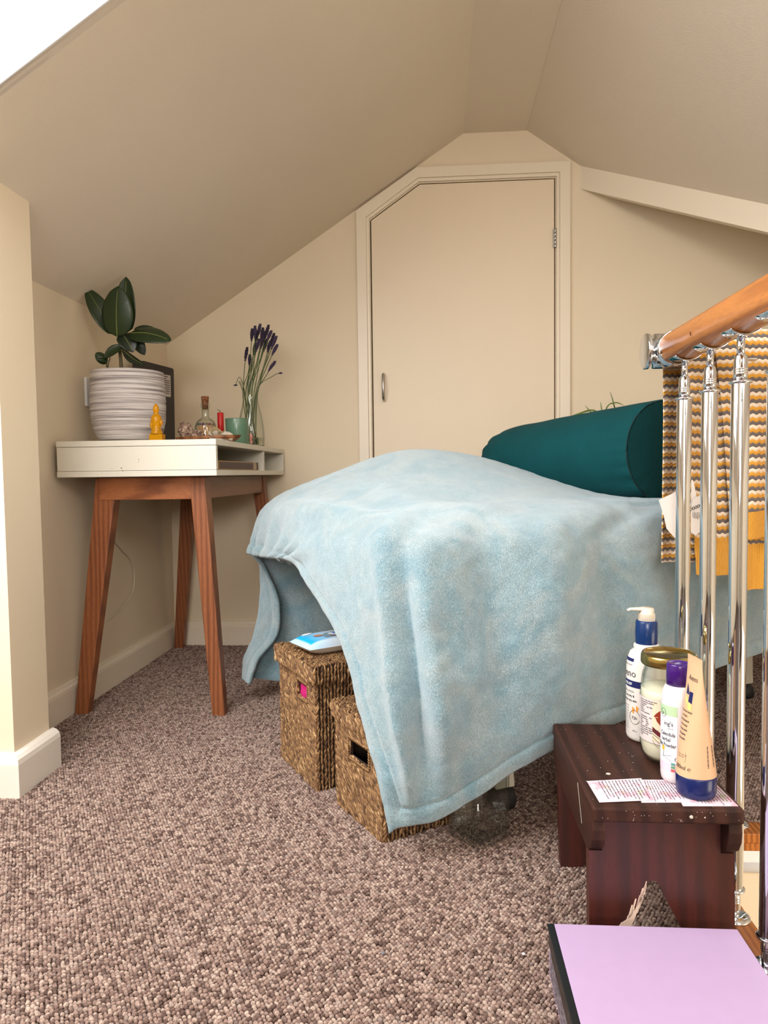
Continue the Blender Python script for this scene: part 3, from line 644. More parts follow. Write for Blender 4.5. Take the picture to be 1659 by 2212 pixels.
# ================================================================== TREATMENT TABLE + BLANKET
A0 = Vector((-.0735, 1.335, 0)); LD = Vector((.896, .444, 0)).normalized(); SD = Vector((-.444, .896, 0)).normalized()
def B3(s, t, z): return A0+LD*s+SD*t+Vector((0, 0, z))
BM = Matrix.Identity(4)
for i in range(3): BM[i][0] = LD[i]; BM[i][1] = SD[i]; BM[i][3] = A0[i]
tb_ = empty('treatment_table', B3(.85, .35, 0), 'padded treatment table hidden under the pale blue fleece blanket', 'table')
MB().box((.02, .03, .535), (1.46, .67, .583), BM).build('table_top', solid('cream_vinyl', srgb(206,196,178), .5), tb_, .012)
MB().box((.06, .07, .47), (1.42, .63, .535), BM).build('frame', solid('beige_metal', srgb(200,190,172), .45), tb_, .003)
beige = solid('beige_leg', srgb(206,198,180), .45); blk = Mt('black_rubber', (.012,.012,.013,1), .6).m
for (s, t, ds, dt) in ((.22, .08, .0, -.09), (.22, .62, 0, .06), (1.20, .30, .03, .0), (1.38, .10, 0, -.03), (1.38, .60, 0, .04)):
    p0 = B3(s, t, .50); p1 = B3(s+ds, t+dt, .045); m_ = MB(); a = LD*.022; b = SD*.016
    m_.hexa([p1-a-b, p1+a-b, p1+a+b, p1-a+b, p0-a*1.6-b, p0+a*1.6-b, p0+a*1.6+b, p0-a*1.6+b]); lg = m_.build('leg', beige, tb_, .003)
    m_ = MB(); m_.lathe([(.012, .0), (.0265, .006), (.030, .018), (.0265, .034), (.018, .046), (0, .048)], p1-Vector((0, 0, .045)), 24); m_.build('rubber_foot', blk, lg)
# cushion that lifts the blanket near the head end
def zb(s, t):   # height of the blanket top
    return .600+.135*math.exp(-((s-.30)/.30)**2-((t-.50)/.22)**2)+.020*math.exp(-((s-.62)/.25)**2-((t-.35)/.3)**2)
cu = MB(); G = []
for i in range(17):
    row = []
    for j in range(17):
        s = -.02+.62*i/16; t = .12+.52*j/16; edge = sin(pi*i/16)**.4*sin(pi*j/16)**.4 if 0 < i < 16 and 0 < j < 16 else 0
        row.append(B3(s, t, .585+max(0, (zb(s, t)-.604))*edge))
    G.append(row)
cu.grid(G); tag(cu.build('cushion', solid('cushion_cotton', srgb(190,190,186), .9)), 'cushion making the hump under the head end of the blue blanket', 'cushion')

# ---- blanket: rows run along the table, from the near hem over the top and down behind
def W(px, py, d): return tuple(at(px, py, d))
rows = [
 [W(840,1803,1.235), W(866,1789,1.232), W(958,1767,1.235), W(1110,1668,1.265), W(1230,1602,1.325), W(1370,1548,1.41), W(1560,1440,1.60), W(1790,1372,1.80), W(2050,1330,2.02)],
 [W(812,1690,1.240), W(842,1680,1.225), W(948,1650,1.215), W(1102,1565,1.250), W(1226,1500,1.305), W(1368,1455,1.395), W(1558,1365,1.585), W(1788,1310,1.78), W(2050,1280,2.01)],
 [W(778,1557,1.285), W(812,1550,1.250), W(922,1520,1.200), W(1085,1450,1.250), W(1222,1400,1.300), W(1367,1365,1.395), W(1557,1300,1.575), W(1787,1260,1.77), W(2050,1240,2.0)],
 [W(742,1415,1.350), W(783,1402,1.300), W(900,1385,1.215), W(1072,1335,1.262), W(1218,1300,1.305), W(1367,1280,1.405), W(1557,1240,1.575), W(1787,1210,1.77), W(2050,1200,2.0)],
 [W(698,1318,1.440), W(748,1288,1.350), W(880,1262,1.235), W(1060,1225,1.275), W(1215,1205,1.325), W(1367,1200,1.415), W(1557,1175,1.580), W(1787,1160,1.78), W(2050,1155,2.0)],
 [W(634,1218,1.580), W(700,1185,1.430), W(866,1165,1.270), W(1052,1140,1.310), W(1212,1138,1.365), W(1370,1136,1.450), W(1557,1120,1.600), W(1787,1112,1.79), W(2050,1110,2.01)],
]
T = lambda s, t: tuple(B3(s, t, zb(s, t)))
rows.append([W(610,1211,1.680), W(690,1130,1.520), T(.03,.02), T(.25,.01), T(.45,.0), T(.66,-.003), T(1.0,-.003), T(1.22,-.003), T(1.45,0)])
rows.append([W(588,1208,1.780), W(652,1098,1.640), T(.05,.16), T(.25,.14), T(.46,.13), T(.68,.13), T(1.0,.13), T(1.22,.13), T(1.46,.13)])
rows.append([W(566,1204,1.900), W(606,1088,1.820), T(.07,.34), T(.25,.32), T(.47,.32), T(.69,.32), T(1.0,.32), T(1.22,.32), T(1.46,.32)])
rows.append([W(548,1201,2.000), W(582,1092,1.960), T(.07,.50), T(.25,.49), T(.47,.49), T(.69,.5), T(1.0,.5), T(1.22,.5), T(1.46,.5)])
rows.append([W(541,1199,2.060), W(566,1108,2.060), T(.06,.64), T(.25,.65), T(.47,.66), T(.69,.66), T(1.0,.66), T(1.22,.66), T(1.46,.66)])
rows.append([W(572,1235,2.080), W(566,1225,2.140), tuple(B3(.05,.74,.50)), tuple(B3(.25,.73,.52)), tuple(B3(.47,.73,.52)), tuple(B3(.69,.73,.52)), tuple(B3(1.0,.73,.52)), tuple(B3(1.22,.73,.52)), tuple(B3(1.46,.73,.52))])
for (hx, hy, ox, oy, z) in ((600,1300,560,1310,.35), (598,1368,548,1370,.24), (558,1422,532,1415,.15), (537,1478,530,1462,.05)):
    rows.append([W(hx,hy,2.080), W(ox,oy,2.150), tuple(B3(.08,.82,z)), tuple(B3(.25,.78,z+.02)), tuple(B3(.47,.80,z+.03)), tuple(B3(.69,.77,z+.04)), tuple(B3(1.0,.80,z+.04)), tuple(B3(1.22,.77,z+.05)), tuple(B3(1.46,.80,z+.05))])
Gc = np.array(rows)
def cr(P, tt):      # catmull-rom along axis 0 at fractional parameters
    n = len(P)-1; out = []
    for t in tt:
        i = min(int(t), n-1); f = t-i
        a = P[i-1] if i > 0 else 2*P[0]-P[1]; b = P[i]; c = P[i+1]; d = P[i+2] if i+2 <= n else 2*P[n]-P[n-1]
        out.append(.5*(2*b+(c-a)*f+(2*a-5*b+4*c-d)*f*f+(3*b-a-3*c+d)*f**3))
    return np.array(out)
Gc[0:6, 8] = Gc[0:6, 7]+(Gc[0:6, 8]-Gc[0:6, 7])*.62
tu = np.concatenate([np.linspace(0, 1, 26)[:-1], np.linspace(1, 6, 170)[:-1], np.linspace(6, 8, 24)])
tv = np.concatenate([np.linspace(0, .5, 18)[:-1], np.linspace(.5, 7, 150)[:-1], np.linspace(7, len(rows)-1, 110)])
Gf = cr(Gc, tv); Gf = cr(Gf.transpose(1, 0, 2), tu).transpose(1, 0, 2)
du = np.concatenate([np.zeros((Gf.shape[0], 1)), np.cumsum(np.linalg.norm(np.diff(Gf, axis=1), axis=2), axis=1)], 1)
dv = np.concatenate([np.zeros((1, Gf.shape[1])), np.cumsum(np.linalg.norm(np.diff(Gf, axis=0), axis=2), axis=0)], 0)
gu = np.gradient(Gf, axis=1); gv = np.gradient(Gf, axis=0); nr = np.cross(gu, gv); nr /= np.linalg.norm(nr, axis=2, keepdims=True)+1e-9
edge = np.minimum(du, dv)
hem = np.where(edge < .030, .0028*np.sin(np.clip(edge/.030, 0, 1)*pi)**.5, 0)-.0035*np.exp(-((edge-.033)/.0032)**2)
drape = np.zeros_like(edge)
nI, nJ = edge.shape
front = np.clip(1-(dv-.10)/.9, 0, 1)
for i in range(nI):
    for j in range(nJ):
        p = Gf[i, j]; v = Vector(p)
        side = 1 if tv[i] < 6 else .35
        drape[i, j] = side*(.010*mn.noise(Vector((v.x*5+v.y*2, v.y*3, v.z*1.3)))+.0045*mn.noise(v*14))+.0016*mn.noise(v*45)
# soft vertical folds in the near side below the corner
uu = np.broadcast_to(tu[None, :], edge.shape); vv = np.broadcast_to(tv[:, None], edge.shape)
fold = 1.35*(.020*np.exp(-((uu-1.35-.10*vv)/.16)**2)-.026*np.exp(-((uu-1.72-.06*vv)/.20)**2)+.016*np.exp(-((uu-2.15+.02*vv)/.22)**2)-.010*np.exp(-((uu-3.0)/.3)**2)+.008*np.exp(-((uu-3.9)/.3)**2)-.010*np.exp(-((uu-4.7)/.25)**2))
fold *= np.clip((6.2-vv)/1.2, 0, 1)*np.clip((vv-.2)/1.5, 0, 1)
top = .007*np.sin(uu*5.2+vv*2.1)*np.exp(-((vv-7)/1.5)**2)*np.exp(-((uu-1.6)/1.4)**2)
endf = .012*np.sin(vv*7.5)*np.exp(-((uu)/.55)**2)*np.clip((vv-4.5)/.8, 0, 1)*np.clip((10.2-vv)/.8, 0, 1)
sgn = np.sign(nr[60, 100, 1]*-1)    # the near side must face the standpoint
disp = (hem+drape+fold+top+endf)*sgn
Gf = Gf+nr*disp[..., None]
Gf[..., 2] = np.maximum(Gf[..., 2], .012)
bl = MB(); nI, nJ, _ = Gf.shape
V = Gf.reshape(-1, 3).tolist(); F = []
for i in range(nI-1):
    for j in range(nJ-1): F.append((i*nJ+j, i*nJ+j+1, (i+1)*nJ+j+1, (i+1)*nJ+j))
bl.v = V; bl.f = F; bl.sm = [True]*len(F); bl.mi = [0]*len(F)
blk_ = bl.build('blanket', M['plush']); tag(blk_, 'pale blue plush fleece blanket draped over the treatment table', 'blanket')
md = blk_.modifiers.new('t', 'SOLIDIFY'); md.thickness = .010; md.offset = -1 if sgn > 0 else 1

# ---- bolster
P0 = Vector((.520, 1.671, .711)); P1 = Vector((.195, 2.265, .693)); ax = (P1-P0); L = ax.length; ax.normalize()
bo = empty('bolster', P0, 'dark teal bolster cushion lying across the blue blanket', 'bolster')
G = []; n = 72; R = ax.to_track_quat('Z', 'Y').to_matrix()
prof = [(.0, .113), (.006, .1155), (.03, .1170), (.10, .1165), (.25, .114), (.40, .111), (.52, .108), (.60, .103), (.645, .094), (.675, .078), (.690, .058), (.70, .03), (.702, .001)]
tt = np.linspace(0, len(prof)-1, 90); pf_ = cr(np.array(prof), tt)
for z, r in pf_:
    z = z/.702*L; row = []
    for q in range(n):
        a = 2*pi*q/n; d = Vector((cos(a), sin(a), 0))
        g_ = math.exp(-z/.05)*.0032*sin(a*19+3*sin(a*3)) + math.exp(-(L-z)/.10)*.004*sin(a*15)
        rr = max(r, .0008)+g_*min(1, r/.05)+.002*mn.noise(Vector((cos(a)*2, sin(a)*2, z*9)))
        p = P0+R @ Vector((d.x*rr, d.y*rr, z)); p.z = max(p.z, .6045+.004*0) if z < L*.93 else p.z
        row.append(p)
    G.append(row)
MB().grid(G, close_u=True).build('bolster_cover', M['teal'], bo)
G = []
for f_ in (1.0, .97, .9, .75, .5, .25, .01):
    row = []
    for q in range(n):
        a = 2*pi*q/n; bul = .013*(1-f_**2)+.0012*sin(a*19)*(f_**6)
        p = P0+R @ Vector((cos(a)*.113*f_, sin(a)*.113*f_, -bul)); p.z = max(p.z, .6045); row.append(p)
    G.append(row)
en = MB().grid(G, close_u=True).build('end_panel', M['tealend'], bo)
rg = [P0+R @ Vector((cos(2*pi*q/n)*.1145, sin(2*pi*q/n)*.1145, .001)) for q in range(n+1)]
for p in rg: p.z = max(p.z, .605)
MB().tube(rg, .0014, 6).build('seam', Mt('teal_seam', srgb(2,36,40), .9).m, bo)

# ---- grassy plant behind the bolster
gp = B3(.86, .50, .612); ge = empty('grass_plant', gp, 'thin-leaved green plant peeping out from behind the teal bolster', 'plant')
MB().lathe([(.038, 0), (.050, .10), (.0515, .102), (.047, .101), (.044, .08), (0, .08)], gp, 30).build('pot', solid('pot_clay', srgb(170,110,80), .8), ge)
g_ = solid('grass_leaf', srgb(96,120,52), .6); P_ = gp+Vector((0, 0, .085)); dd = P_.y
for pts, r_ in (([P_, at(1290, 893, 2.36), at(1245, 896, 2.36), at(1196, 922, 2.36)], .0042), ([P_, at(1325, 895, 2.38), at(1326, 874, 2.38), at(1318, 846, 2.38)], .0026), ([P_, at(1300, 910, 2.38), at(1300, 888, 2.38), at(1297, 868, 2.38)], .0022), ([P_, at(1288, 902, 2.36), at(1276, 890, 2.36), at(1264, 876, 2.36)], .0030), ([P_, at(1308, 888, 2.36), at(1328, 870, 2.36), at(1348, 876, 2.36)], .0026), ([P_, at(1345, 900, 2.42), at(1375, 900, 2.45), at(1400, 920, 2.45)], .003)):
    C_ = catmull(pts, 8); nn = len(C_); MB().tube(C_, [r_*min(1, (nn-i)/8+.1) for i in range(nn)], 6, flat=.35).build('leaf', g_, ge)

# ================================================================== BASKETS
def basket(fc, dl, dr, LL, LR, Hh, lid_h, over, label, grp, hole, seed, pink=False):
    fc = Vector(fc); dl = Vector(dl).normalized(); dr = Vector(dr).normalized(); rg_ = np.random.default_rng(seed)
    root = empty('seagrass_basket', fc+dl*LL/2+dr*LR/2, label, 'basket', grp)
    Z = Vector((0, 0, 1))
    sph = []; fa = []; nn, mm_ = 4, 6
    for i in range(nn+1):
        th = pi*i/nn
        for k in range(mm_): a = 2*pi*k/mm_; sph.append((sin(th)*cos(a), sin(th)*sin(a), cos(th)))
    for i in range(nn):
        for k in range(mm_): k2 = (k+1) % mm_; fa.append((i*mm_+k, (i+1)*mm_+k, (i+1)*mm_+k2, i*mm_+k2))
    sph = np.array(sph)
    def shell(faces, name, parent, mat):
        VV = []; FF = []; TT = []; off = 0
        for (o, u, v, n_, Lu, Lv, twist, skip, dark) in faces:
            o, u, v, n_ = [np.array(x) for x in (o, u, v, n_)]
            pu, pv = .0076, .0047
            nu = max(1, int(Lu/pu)); nv = max(1, int(Lv/pv)); pu = Lu/nu; pv = Lv/nv
            for i in range(nu):
                ph = rg_.uniform(0, pv)
                for j in range(nv+1):
                    cu_ = (i+.5)*pu+rg_.normal(0, .0007); cv = j*pv+ph-pv/2+rg_.normal(0, .0006)
                    if cv < 0 or cv > Lv: continue
                    if skip and skip[0] < cu_ < skip[1] and skip[2] < cv < skip[3]: continue
                    an = (twist if (i % 2 == 0 or twist > .6) else -twist*.5)+rg_.normal(0, .09)
                    e1 = u*cos(an)-v*sin(an); e2 = u*sin(an)+v*cos(an)
                    sc = rg_.uniform(.85, 1.15)
                    c = o+u*cu_+v*cv+n_*(rg_.normal(0, .0007))
                    P = c+sph[:, 0:1]*e1*.0023*sc+sph[:, 1:2]*n_*.0034+sph[:, 2:3]*e2*.0066*sc
                    VV.append(P); FF += [tuple(x+off for x in f_) for f_ in fa]; off += len(sph); TT += [min(1, max(0, rg_.normal(.5, .24)-dark))]*len(sph)
        me = bpy.data.meshes.new(name); me.from_pydata(np.concatenate(VV).tolist(), [], FF); me.polygons.foreach_set('use_smooth', [True]*len(FF))
        at_ = me.attributes.new('tone', 'FLOAT', 'POINT'); at_.data.foreach_set('value', TT)
        return link(name, me, mat, parent)
    def sides(b0, LLx, LRx, z0, z1, hole_):
        nl = -dr; nrr = -dl; H_ = z1-z0; b0 = b0+Z*z0
        return [(b0, dl, Z, nl, LLx, H_, .72, hole_, .0), (b0, dr, Z, nrr, LRx, H_, .34, None, .05),
                (b0+dr*LRx, dl, Z, dr, LLx, H_, .55, None, .0), (b0+dl*LLx, dr, Z, dl, LRx, H_, .3, None, 0)]
    zb_ = Hh-lid_h+.008
    shell(sides(fc, LL, LR, .004, zb_, hole), 'woven_body', root, M['sea'])
    ins = .0025; q = fc+dl*ins+dr*ins
    core = MB(); w_ = .004
    def wallbox(a, b, c_, d_, h0, h1):
        core.hexa([p+Z*h0 for p in (a, b, c_, d_)]+[p+Z*h1 for p in (a, b, c_, d_)])
    a, b, c_, d_ = q, q+dl*(LL-2*ins), q+dl*(LL-2*ins)+dr*(LR-2*ins), q+dr*(LR-2*ins)
    if hole:
        u0_, u1_, v0_, v1_ = hole
        m0 = q+dl*(u0_+.002); m1 = q+dl*(u1_-.002); x_ = dr*w_
        wallbox(a, b, b+x_, a+x_, .003, v0_+.005); wallbox(a, b, b+x_, a+x_, v1_+.003, zb_)
        wallbox(a, m0, m0+x_, a+x_, v0_+.005, v1_+.003); wallbox(m1, b, b+x_, m1+x_, v0_+.005, v1_+.003)
    else: wallbox(a, b, b+dr*w_, a+dr*w_, .003, zb_)
    wallbox(a, a+dl*w_, d_+dl*w_, d_, .003, zb_); wallbox(b-dl*w_, b, c_, c_-dl*w_, .003, zb_); wallbox(d_-dr*w_, c_-dr*w_, c_, d_, .003, zb_)
    wallbox(a, b, c_, d_, .001, .006); core.build('basket_core', M['seain'], root)
    if hole:    # bound rim of the hand hole
        u0_, u1_, v0_, v1_ = hole; o_ = fc+Z*.004; P = [o_+dl*u0_+Z*v0_, o_+dl*u1_+Z*v0_, o_+dl*u1_+Z*v1_, o_+dl*u0_+Z*v1_]
        VV = []; 
        rm = MB(); pts = []
        for i in range(4):
            s_, e_ = P[i], P[(i+1) % 4]; nn_ = max(2, int((e_-s_).length/.0045))
            for k_ in range(nn_): pts.append((s_.lerp(e_, k_/nn_), (e_-s_).normalized()))
        for p, tg in pts: rm.tube([p-dr*.003-tg*.001, p-dr*.0045+tg*.001+tg.cross(dr)*.003, p+tg*.002+dr*.003+tg.cross(dr)*.002], .0020, 6)
        ro = rm.build('hole_rim', M['sea'], root); a_ = ro.data.attributes.new('tone', 'FLOAT', 'POINT'); a_.data.foreach_set('value', list(rg_.uniform(.35, .9, len(ro.data.vertices))))
    lf = fc-dl*over-dr*over; LL2, LR2 = LL+2*over, LR+2*over
    F_ = sides(lf, LL2, LR2, Hh-lid_h, Hh-.003, None)
    F_.append((lf+Z*Hh, dr, dl, Z, LR2, LL2, .95, None, .05))
    lid = shell(F_, 'woven_lid', root, M['sea'])
    lc = MB(); a = lf+(dl+dr)*.002; b = a+dl*(LL2-.004); c_ = b+dr*(LR2-.004); d_ = a+dr*(LR2-.004)
    lc.hexa([p+Z*(Hh-.012) for p in (a, b, c_, d_)]+[p+Z*(Hh-.001) for p in (a, b, c_, d_)])
    for (p, r_, x_) in ((a, b, dr), (d_, c_, -dr), (a, d_, dl), (b, c_, -dl)): lc.hexa([p+Z*(Hh-lid_h+.003), r_+Z*(Hh-lid_h+.003), r_+x_*.004+Z*(Hh-lid_h+.003), p+x_*.004+Z*(Hh-lid_h+.003), p+Z*(Hh-.01), r_+Z*(Hh-.01), r_+x_*.004+Z*(Hh-.01), p+x_*.004+Z*(Hh-.01)])
    lc.build('lid_core', M['seain'], lid)
    return root
b1l = Vector((-.365+.252, 1.652-1.470, 0)); b1r = Vector((b1l.y, -b1l.x, 0))
basket((-.252, 1.474, 0), b1l, b1r, .218, .205, .272, .036, .009, 'taller lidded seagrass basket with a wipes packet on top', 'seagrass baskets under the blanket', (.040, .098, .180, .214), 11)
b2l = Vector((-.103, .154, 0)); b2r = Vector((b2l.y, -b2l.x, 0))
basket((-.099, 1.268, 0), b2l, b2r, .186, .150, .215, .030, .008, 'smaller front seagrass basket partly covered by the blanket corner', 'seagrass baskets under the blanket', (.045, .125, .118, .154), 12)
dl1 = b1l.normalized(); dr1 = b1r.normalized()
c0 = Vector((-.252, 1.474, 0))+dl1*.070+dr1*.013; m_ = MB(); m_.blob(c0+Vector((0, 0, .198)), (.012, .040, .030), 5, .25, 12, M=Matrix.Rotation(atan2(-dl1.x, dl1.y), 3, 'Z'))
k = Mt('magenta_towelling', srgb(206,18,120), .95); k.bump(k.noise(k.coord(), 900, 2), .8, .002); tag(m_.build('towel', k.m), 'magenta cloth seen through the hand hole of the taller basket', 'cloth')
# ---- wipes packet
wp0 = Vector((-.252, 1.474, .2735))+dl1*.052+dr1*.010
wd = (dr1+dl1*.10).normalized(); wn = Vector((-wd.y, wd.x, 0)); Wl, Wd, Wh = .185, .105, .034
wp = empty('wipes_packet', wp0+wd*.09+wn*.05, 'blue and white plastic packet of wipes on the taller basket', 'packet')
G = []; uv = []
NU, NV = 44, 24
def wtop(u, v):
    e = min(u, 1-u)*Wl/.026; f_ = min(v, 1-v)*Wd/.018
    h = (1-math.exp(-max(e, 0)*1.7))*(1-math.exp(-max(f_, 0)*2.6)); return h
for side in (1, 0):
    G = []
    for i in range(NU+1):
        row = []
        for j in range(NV+1):
            u, v = i/NU, j/NV; h = wtop(u, v); sx = 1
            z = (.0165+(.0175)*h+.0012*mn.noise(Vector((u*7, v*5, 2))) if side else .0165-.0160*min(1, h*1.15))
            if v in (0, 1) or u in (0, 1): z = .0165
            ins = .010*(1-min(1, min(u, 1-u)*14))
            row.append(wp0+wd*(u*Wl)+wn*(v*Wd*(1-2*ins)+ins*Wd)+Vector((0, 0, z+.001)))
        G.append(row)
    if side: Gt = G
    else: Gb = G
k = Mt('wipes_film', (.8,.8,.8,1), .28); a = k.N.new('ShaderNodeAttribute'); a.attribute_name = 'yarn'; k.color(a.outputs['Color'])
mb2 = MB().grid(Gt).grid(Gb); me = bpy.data.meshes.new('packet_film'); me.from_pydata(mb2.v, [], mb2.f); me.polygons.foreach_set('use_smooth', mb2.sm)
cols = []
for g in (0, 1):
    for i in range(NU+1):
        for j in range(NV+1):
            u, v = i/NU, j/NV
            f_ = min(1, max(0, (u-.10)/.45)); base = np.array(srgb(26,170,226)[:3])*(1-f_)+np.array(srgb(222,222,226)[:3])*f_
            if u < .05 or (v < .14): base = base*.45+np.array([.80,.84,.86])*.55
            if g: base = np.array(srgb(206,198,186)[:3])
            cols += [*base, 1.]
at_ = me.attributes.new('yarn', 'FLOAT_COLOR', 'POINT'); at_.data.foreach_set('color', cols); link('packet_film', me, k.m, wp)
# ================================================================== LETTERING
def glyphs(body, size, bold=0.0):
    cu_ = bpy.data.curves.new('t', 'FONT'); cu_.body = body; cu_.size = size; cu_.resolution_u = 3; cu_.offset = bold*size; cu_.fill_mode = 'FRONT'
    o = bpy.data.objects.new('t', cu_); COL.objects.link(o); dg = bpy.context.evaluated_depsgraph_get(); me = o.evaluated_get(dg).to_mesh()
    V = [(v.co.x, v.co.y) for v in me.vertices]; F = [tuple(p.vertices) for p in me.polygons]
    o.evaluated_get(dg).to_mesh_clear(); bpy.data.objects.remove(o); bpy.data.curves.remove(cu_); return V, F
def put(mb, body, size, fn, x0=0, y0=0, align='L', bold=0, stretch=1.0, rot=0):
    V, F = glyphs(body, size, bold)
    if not V: return
    wd_ = max(v[0] for v in V)*stretch; ox = {'L': 0, 'C': -wd_/2, 'R': -wd_}[align]
    c_, s_ = cos(rot), sin(rot)
    mb.add([fn(x0+(x*stretch+ox)*c_-y*s_, y0+(x*stretch+ox)*s_+y*c_) for x, y in V], F)
# packet printing
wz = lambda x, y: tuple(wp0+wd*x+wn*y+Vector((0, 0, .0172+.0175*wtop(min(1, max(0, x/Wl)), min(1, max(0, y/Wd)))+.0012*mn.noise(Vector((x/Wl*7, y/Wd*5, 2)))+.0012)))
def wpatch(name, pts, mat, lift=0):
    c_ = (sum(p[0] for p in pts)/len(pts), sum(p[1] for p in pts)/len(pts)); n_ = len(pts); V = [c_]+[(c_[0]+(p[0]-c_[0])*f, c_[1]+(p[1]-c_[1])*f) for f in (.5, 1) for p in pts]
    F = [(0, 1+i, 1+(i+1) % n_) for i in range(n_)]+[(1+i, 1+n_+i, 1+n_+(i+1) % n_, 1+(i+1) % n_) for i in range(n_)]
    V = [Vector(wz(*q))+Vector((0, 0, lift)) for q in V]; return MB().add(V, F, True).build(name, mat, wp)
ell = lambda cx, cy, a, b, n=24, r=0: [(cx+a*cos(2*pi*q/n)*cos(r)-b*sin(2*pi*q/n)*sin(r), cy+a*cos(2*pi*q/n)*sin(r)+b*sin(2*pi*q/n)*cos(r)) for q in range(n)]
wpatch('picture_panel', [(.055,.024), (.115,.022), (.118,.052), (.090,.066), (.065,.060), (.052,.040)], solid('print_grey_blue', srgb(124,150,164), .35))
wpatch('picture_panel', ell(.046, .050, .011, .009), solid('print_skin', srgb(190,136,112), .35), .0003)
wpatch('picture_panel', ell(.090, .034, .024, .006, r=.1), solid('print_skin_b', srgb(150,102,86), .35), .0004)
wpatch('picture_panel', ell(.086, .046, .016, .012), solid('print_white', srgb(214,222,230), .35), .0005)
wpatch('picture_panel', [(.083,.042), (.095,.042), (.095,.055), (.083,.055)], solid('print_blue', srgb(60,120,206), .35), .0008)
wpatch('logo_oval', ell(.036, .084, .013, .0075), M['white'], .0003)
tm = MB(); wr_ = lambda x, y: wz(x, y)
put(tm, 'little', .013, wr_, .116, .094, rot=-pi/2, bold=.02); put(tm, 'ones', .013, wr_, .102, .094, rot=-pi/2, bold=.02)
put(tm, 'strong', .011, wr_, .134, .064, rot=-pi/2, bold=.02); put(tm, 'wipes', .009, wr_, .114, .060, rot=-pi/2)
tm.build('lettering', solid('print_dark', srgb(52,50,58), .5), wp)

# ================================================================== GLASS TANK JAR BY THE BASKET
gj = empty('square_glass_jar', (.075, 1.31, 0), 'empty square clear glass jar on the carpet beside the smaller basket', 'jar')
def sqprof(c, ang, levels, r_c=.014, n=6):
    G = []
    for (h_, z) in levels:
        row = []
        for q in range(4):
            for k_ in range(n+1):
                a = pi/2*q+pi/2*k_/n; cx = (h_-min(r_c, h_*.9))*(1 if q in (0, 3) else -1); cy = (h_-min(r_c, h_*.9))*(1 if q in (0, 1) else -1)
                x, y = cx+min(r_c, h_*.9)*cos(a), cy+min(r_c, h_*.9)*sin(a); row.append(Vector((c[0]+x*cos(ang)-y*sin(ang), c[1]+x*sin(ang)+y*cos(ang), c[2]+z)))
        G.append(row)
    return G
cj = Vector((.0755, 1.306, .002)); ang = radians(46)-radians(3)
G = sqprof(cj, ang, [(.036, 0), (.0415, .002), (.0435, .008), (.0435, .13), (.040, .15), (.030, .165), (.030, .185), (.027, .185), (.027, .165), (.037, .148), (.0405, .13), (.0405, .014), (.036, .009), (.002, .008)])
g_ = MB().grid(G, close_u=True); g_.add(G[0], [tuple(range(len(G[0])))[::-1]]); g_.build('glass_body', thin_glass('smoky_glass', (.95,.965,.95,1), (.72,.78,.74,1), 1.6), gj)

# ================================================================== STOOL
SX0, SX1, SY0, SY1, SZ = .205, .402, .953, 1.277, .224
stl = empty('step_stool', ((SX0+SX1)/2, 1.12, 0), 'low dark mahogany step stool with arched cut-out in its leg boards', 'stool')
MB().box((SX0, SY0, SZ-.021), (SX1, SY1, SZ)).build('seat', M['mahogtop'], stl, .004, 3)
for x0 in (SX0+.001, SX1-.019):
    P = [(x0, SY0+.006, SZ-.020), (x0, SY0+.004, SZ-.034), (x0, SY0+.006, SZ-.048), (x0, SY0+.014, SZ-.062), (x0, SY0+.028, SZ-.072), (x0, SY0+.040, SZ-.078), (x0, SY1-.030, SZ-.078), (x0, SY1-.012, SZ-.065), (x0, SY1-.004, SZ-.045), (x0, SY1-.003, SZ-.020)]
    MB().prism(P, (.018, 0, 0)).build('apron', M['mahogtop'], stl, .002)
def legboard(yt, yb, name='leg_board'):
    P = [(.2065, 0), (.2065, .150), (.2245, .150), (.2245, .204), (.3825, .204), (.3825, .150), (.4005, .150), (.4005, 0), (.352, 0), (.338, .030), (.322, .062), (.308, .088), (.302, .103), (.296, .110), (.288, .110), (.284, .104), (.281, .090), (.270, .062), (.256, .030), (.243, 0)]
    yz = lambda z: yb+(yt-yb)*z/.204
    m_ = MB(); th_ = .018 if yb < yt else -.018
    tris = [(0, 1, 18, 19), (1, 17, 18), (1, 2, 16, 17), (2, 3, 4, 13, 14, 15, 16), (4, 5, 12, 13), (5, 6, 11, 12), (6, 10, 11), (6, 7, 9, 10), (7, 8, 9)]
    V = [Vector((x, yz(z), z)) for x, z in P]+[Vector((x, yz(z)+th_, z)) for x, z in P]; n_ = len(P)
    F = tris+[tuple(i+n_ for i in t_)[::-1] for t_ in tris]+[(i, n_+i, n_+(i+1) % n_, (i+1) % n_) for i in range(n_)]
    return m_.add(V, F).build(name, M['mahog'], stl)
lb1 = legboard(.985, .975); legboard(1.235, 1.205)
pw = solid('old_cream_paint', srgb(212,186,170), .7)
pm = MB(); rr = np.random.default_rng(5)
yf = lambda z: .975+(.985-.975)*z/.204-.0012
for i in range(46):
    t_ = i/46; z0_ = t_*.098; edge_x = np.interp(z0_, [0, .030, .062, .090, .104], [.243, .256, .270, .281, .284])
    wv = (.028*(1-t_)**1.1+.006)*rr.uniform(.55, 1.1); ln = rr.uniform(.012, .030)*(1-.4*t_)
    x_ = edge_x-wv*rr.uniform(0, .6); P = [(x_-.0012, yf(z0_), z0_), (x_+.0012, yf(z0_), z0_), (x_+.0014+ln*.25, yf(z0_+ln), z0_+ln), (x_+ln*.25-.0004, yf(z0_+ln), z0_+ln)]
    P = [(min(p[0], np.interp(p[2], [0, .030, .062, .090, .104], [.243, .256, .270, .281, .284])), p[1], p[2]) for p in P]
    pm.prism(P, (0, .0008, 0))
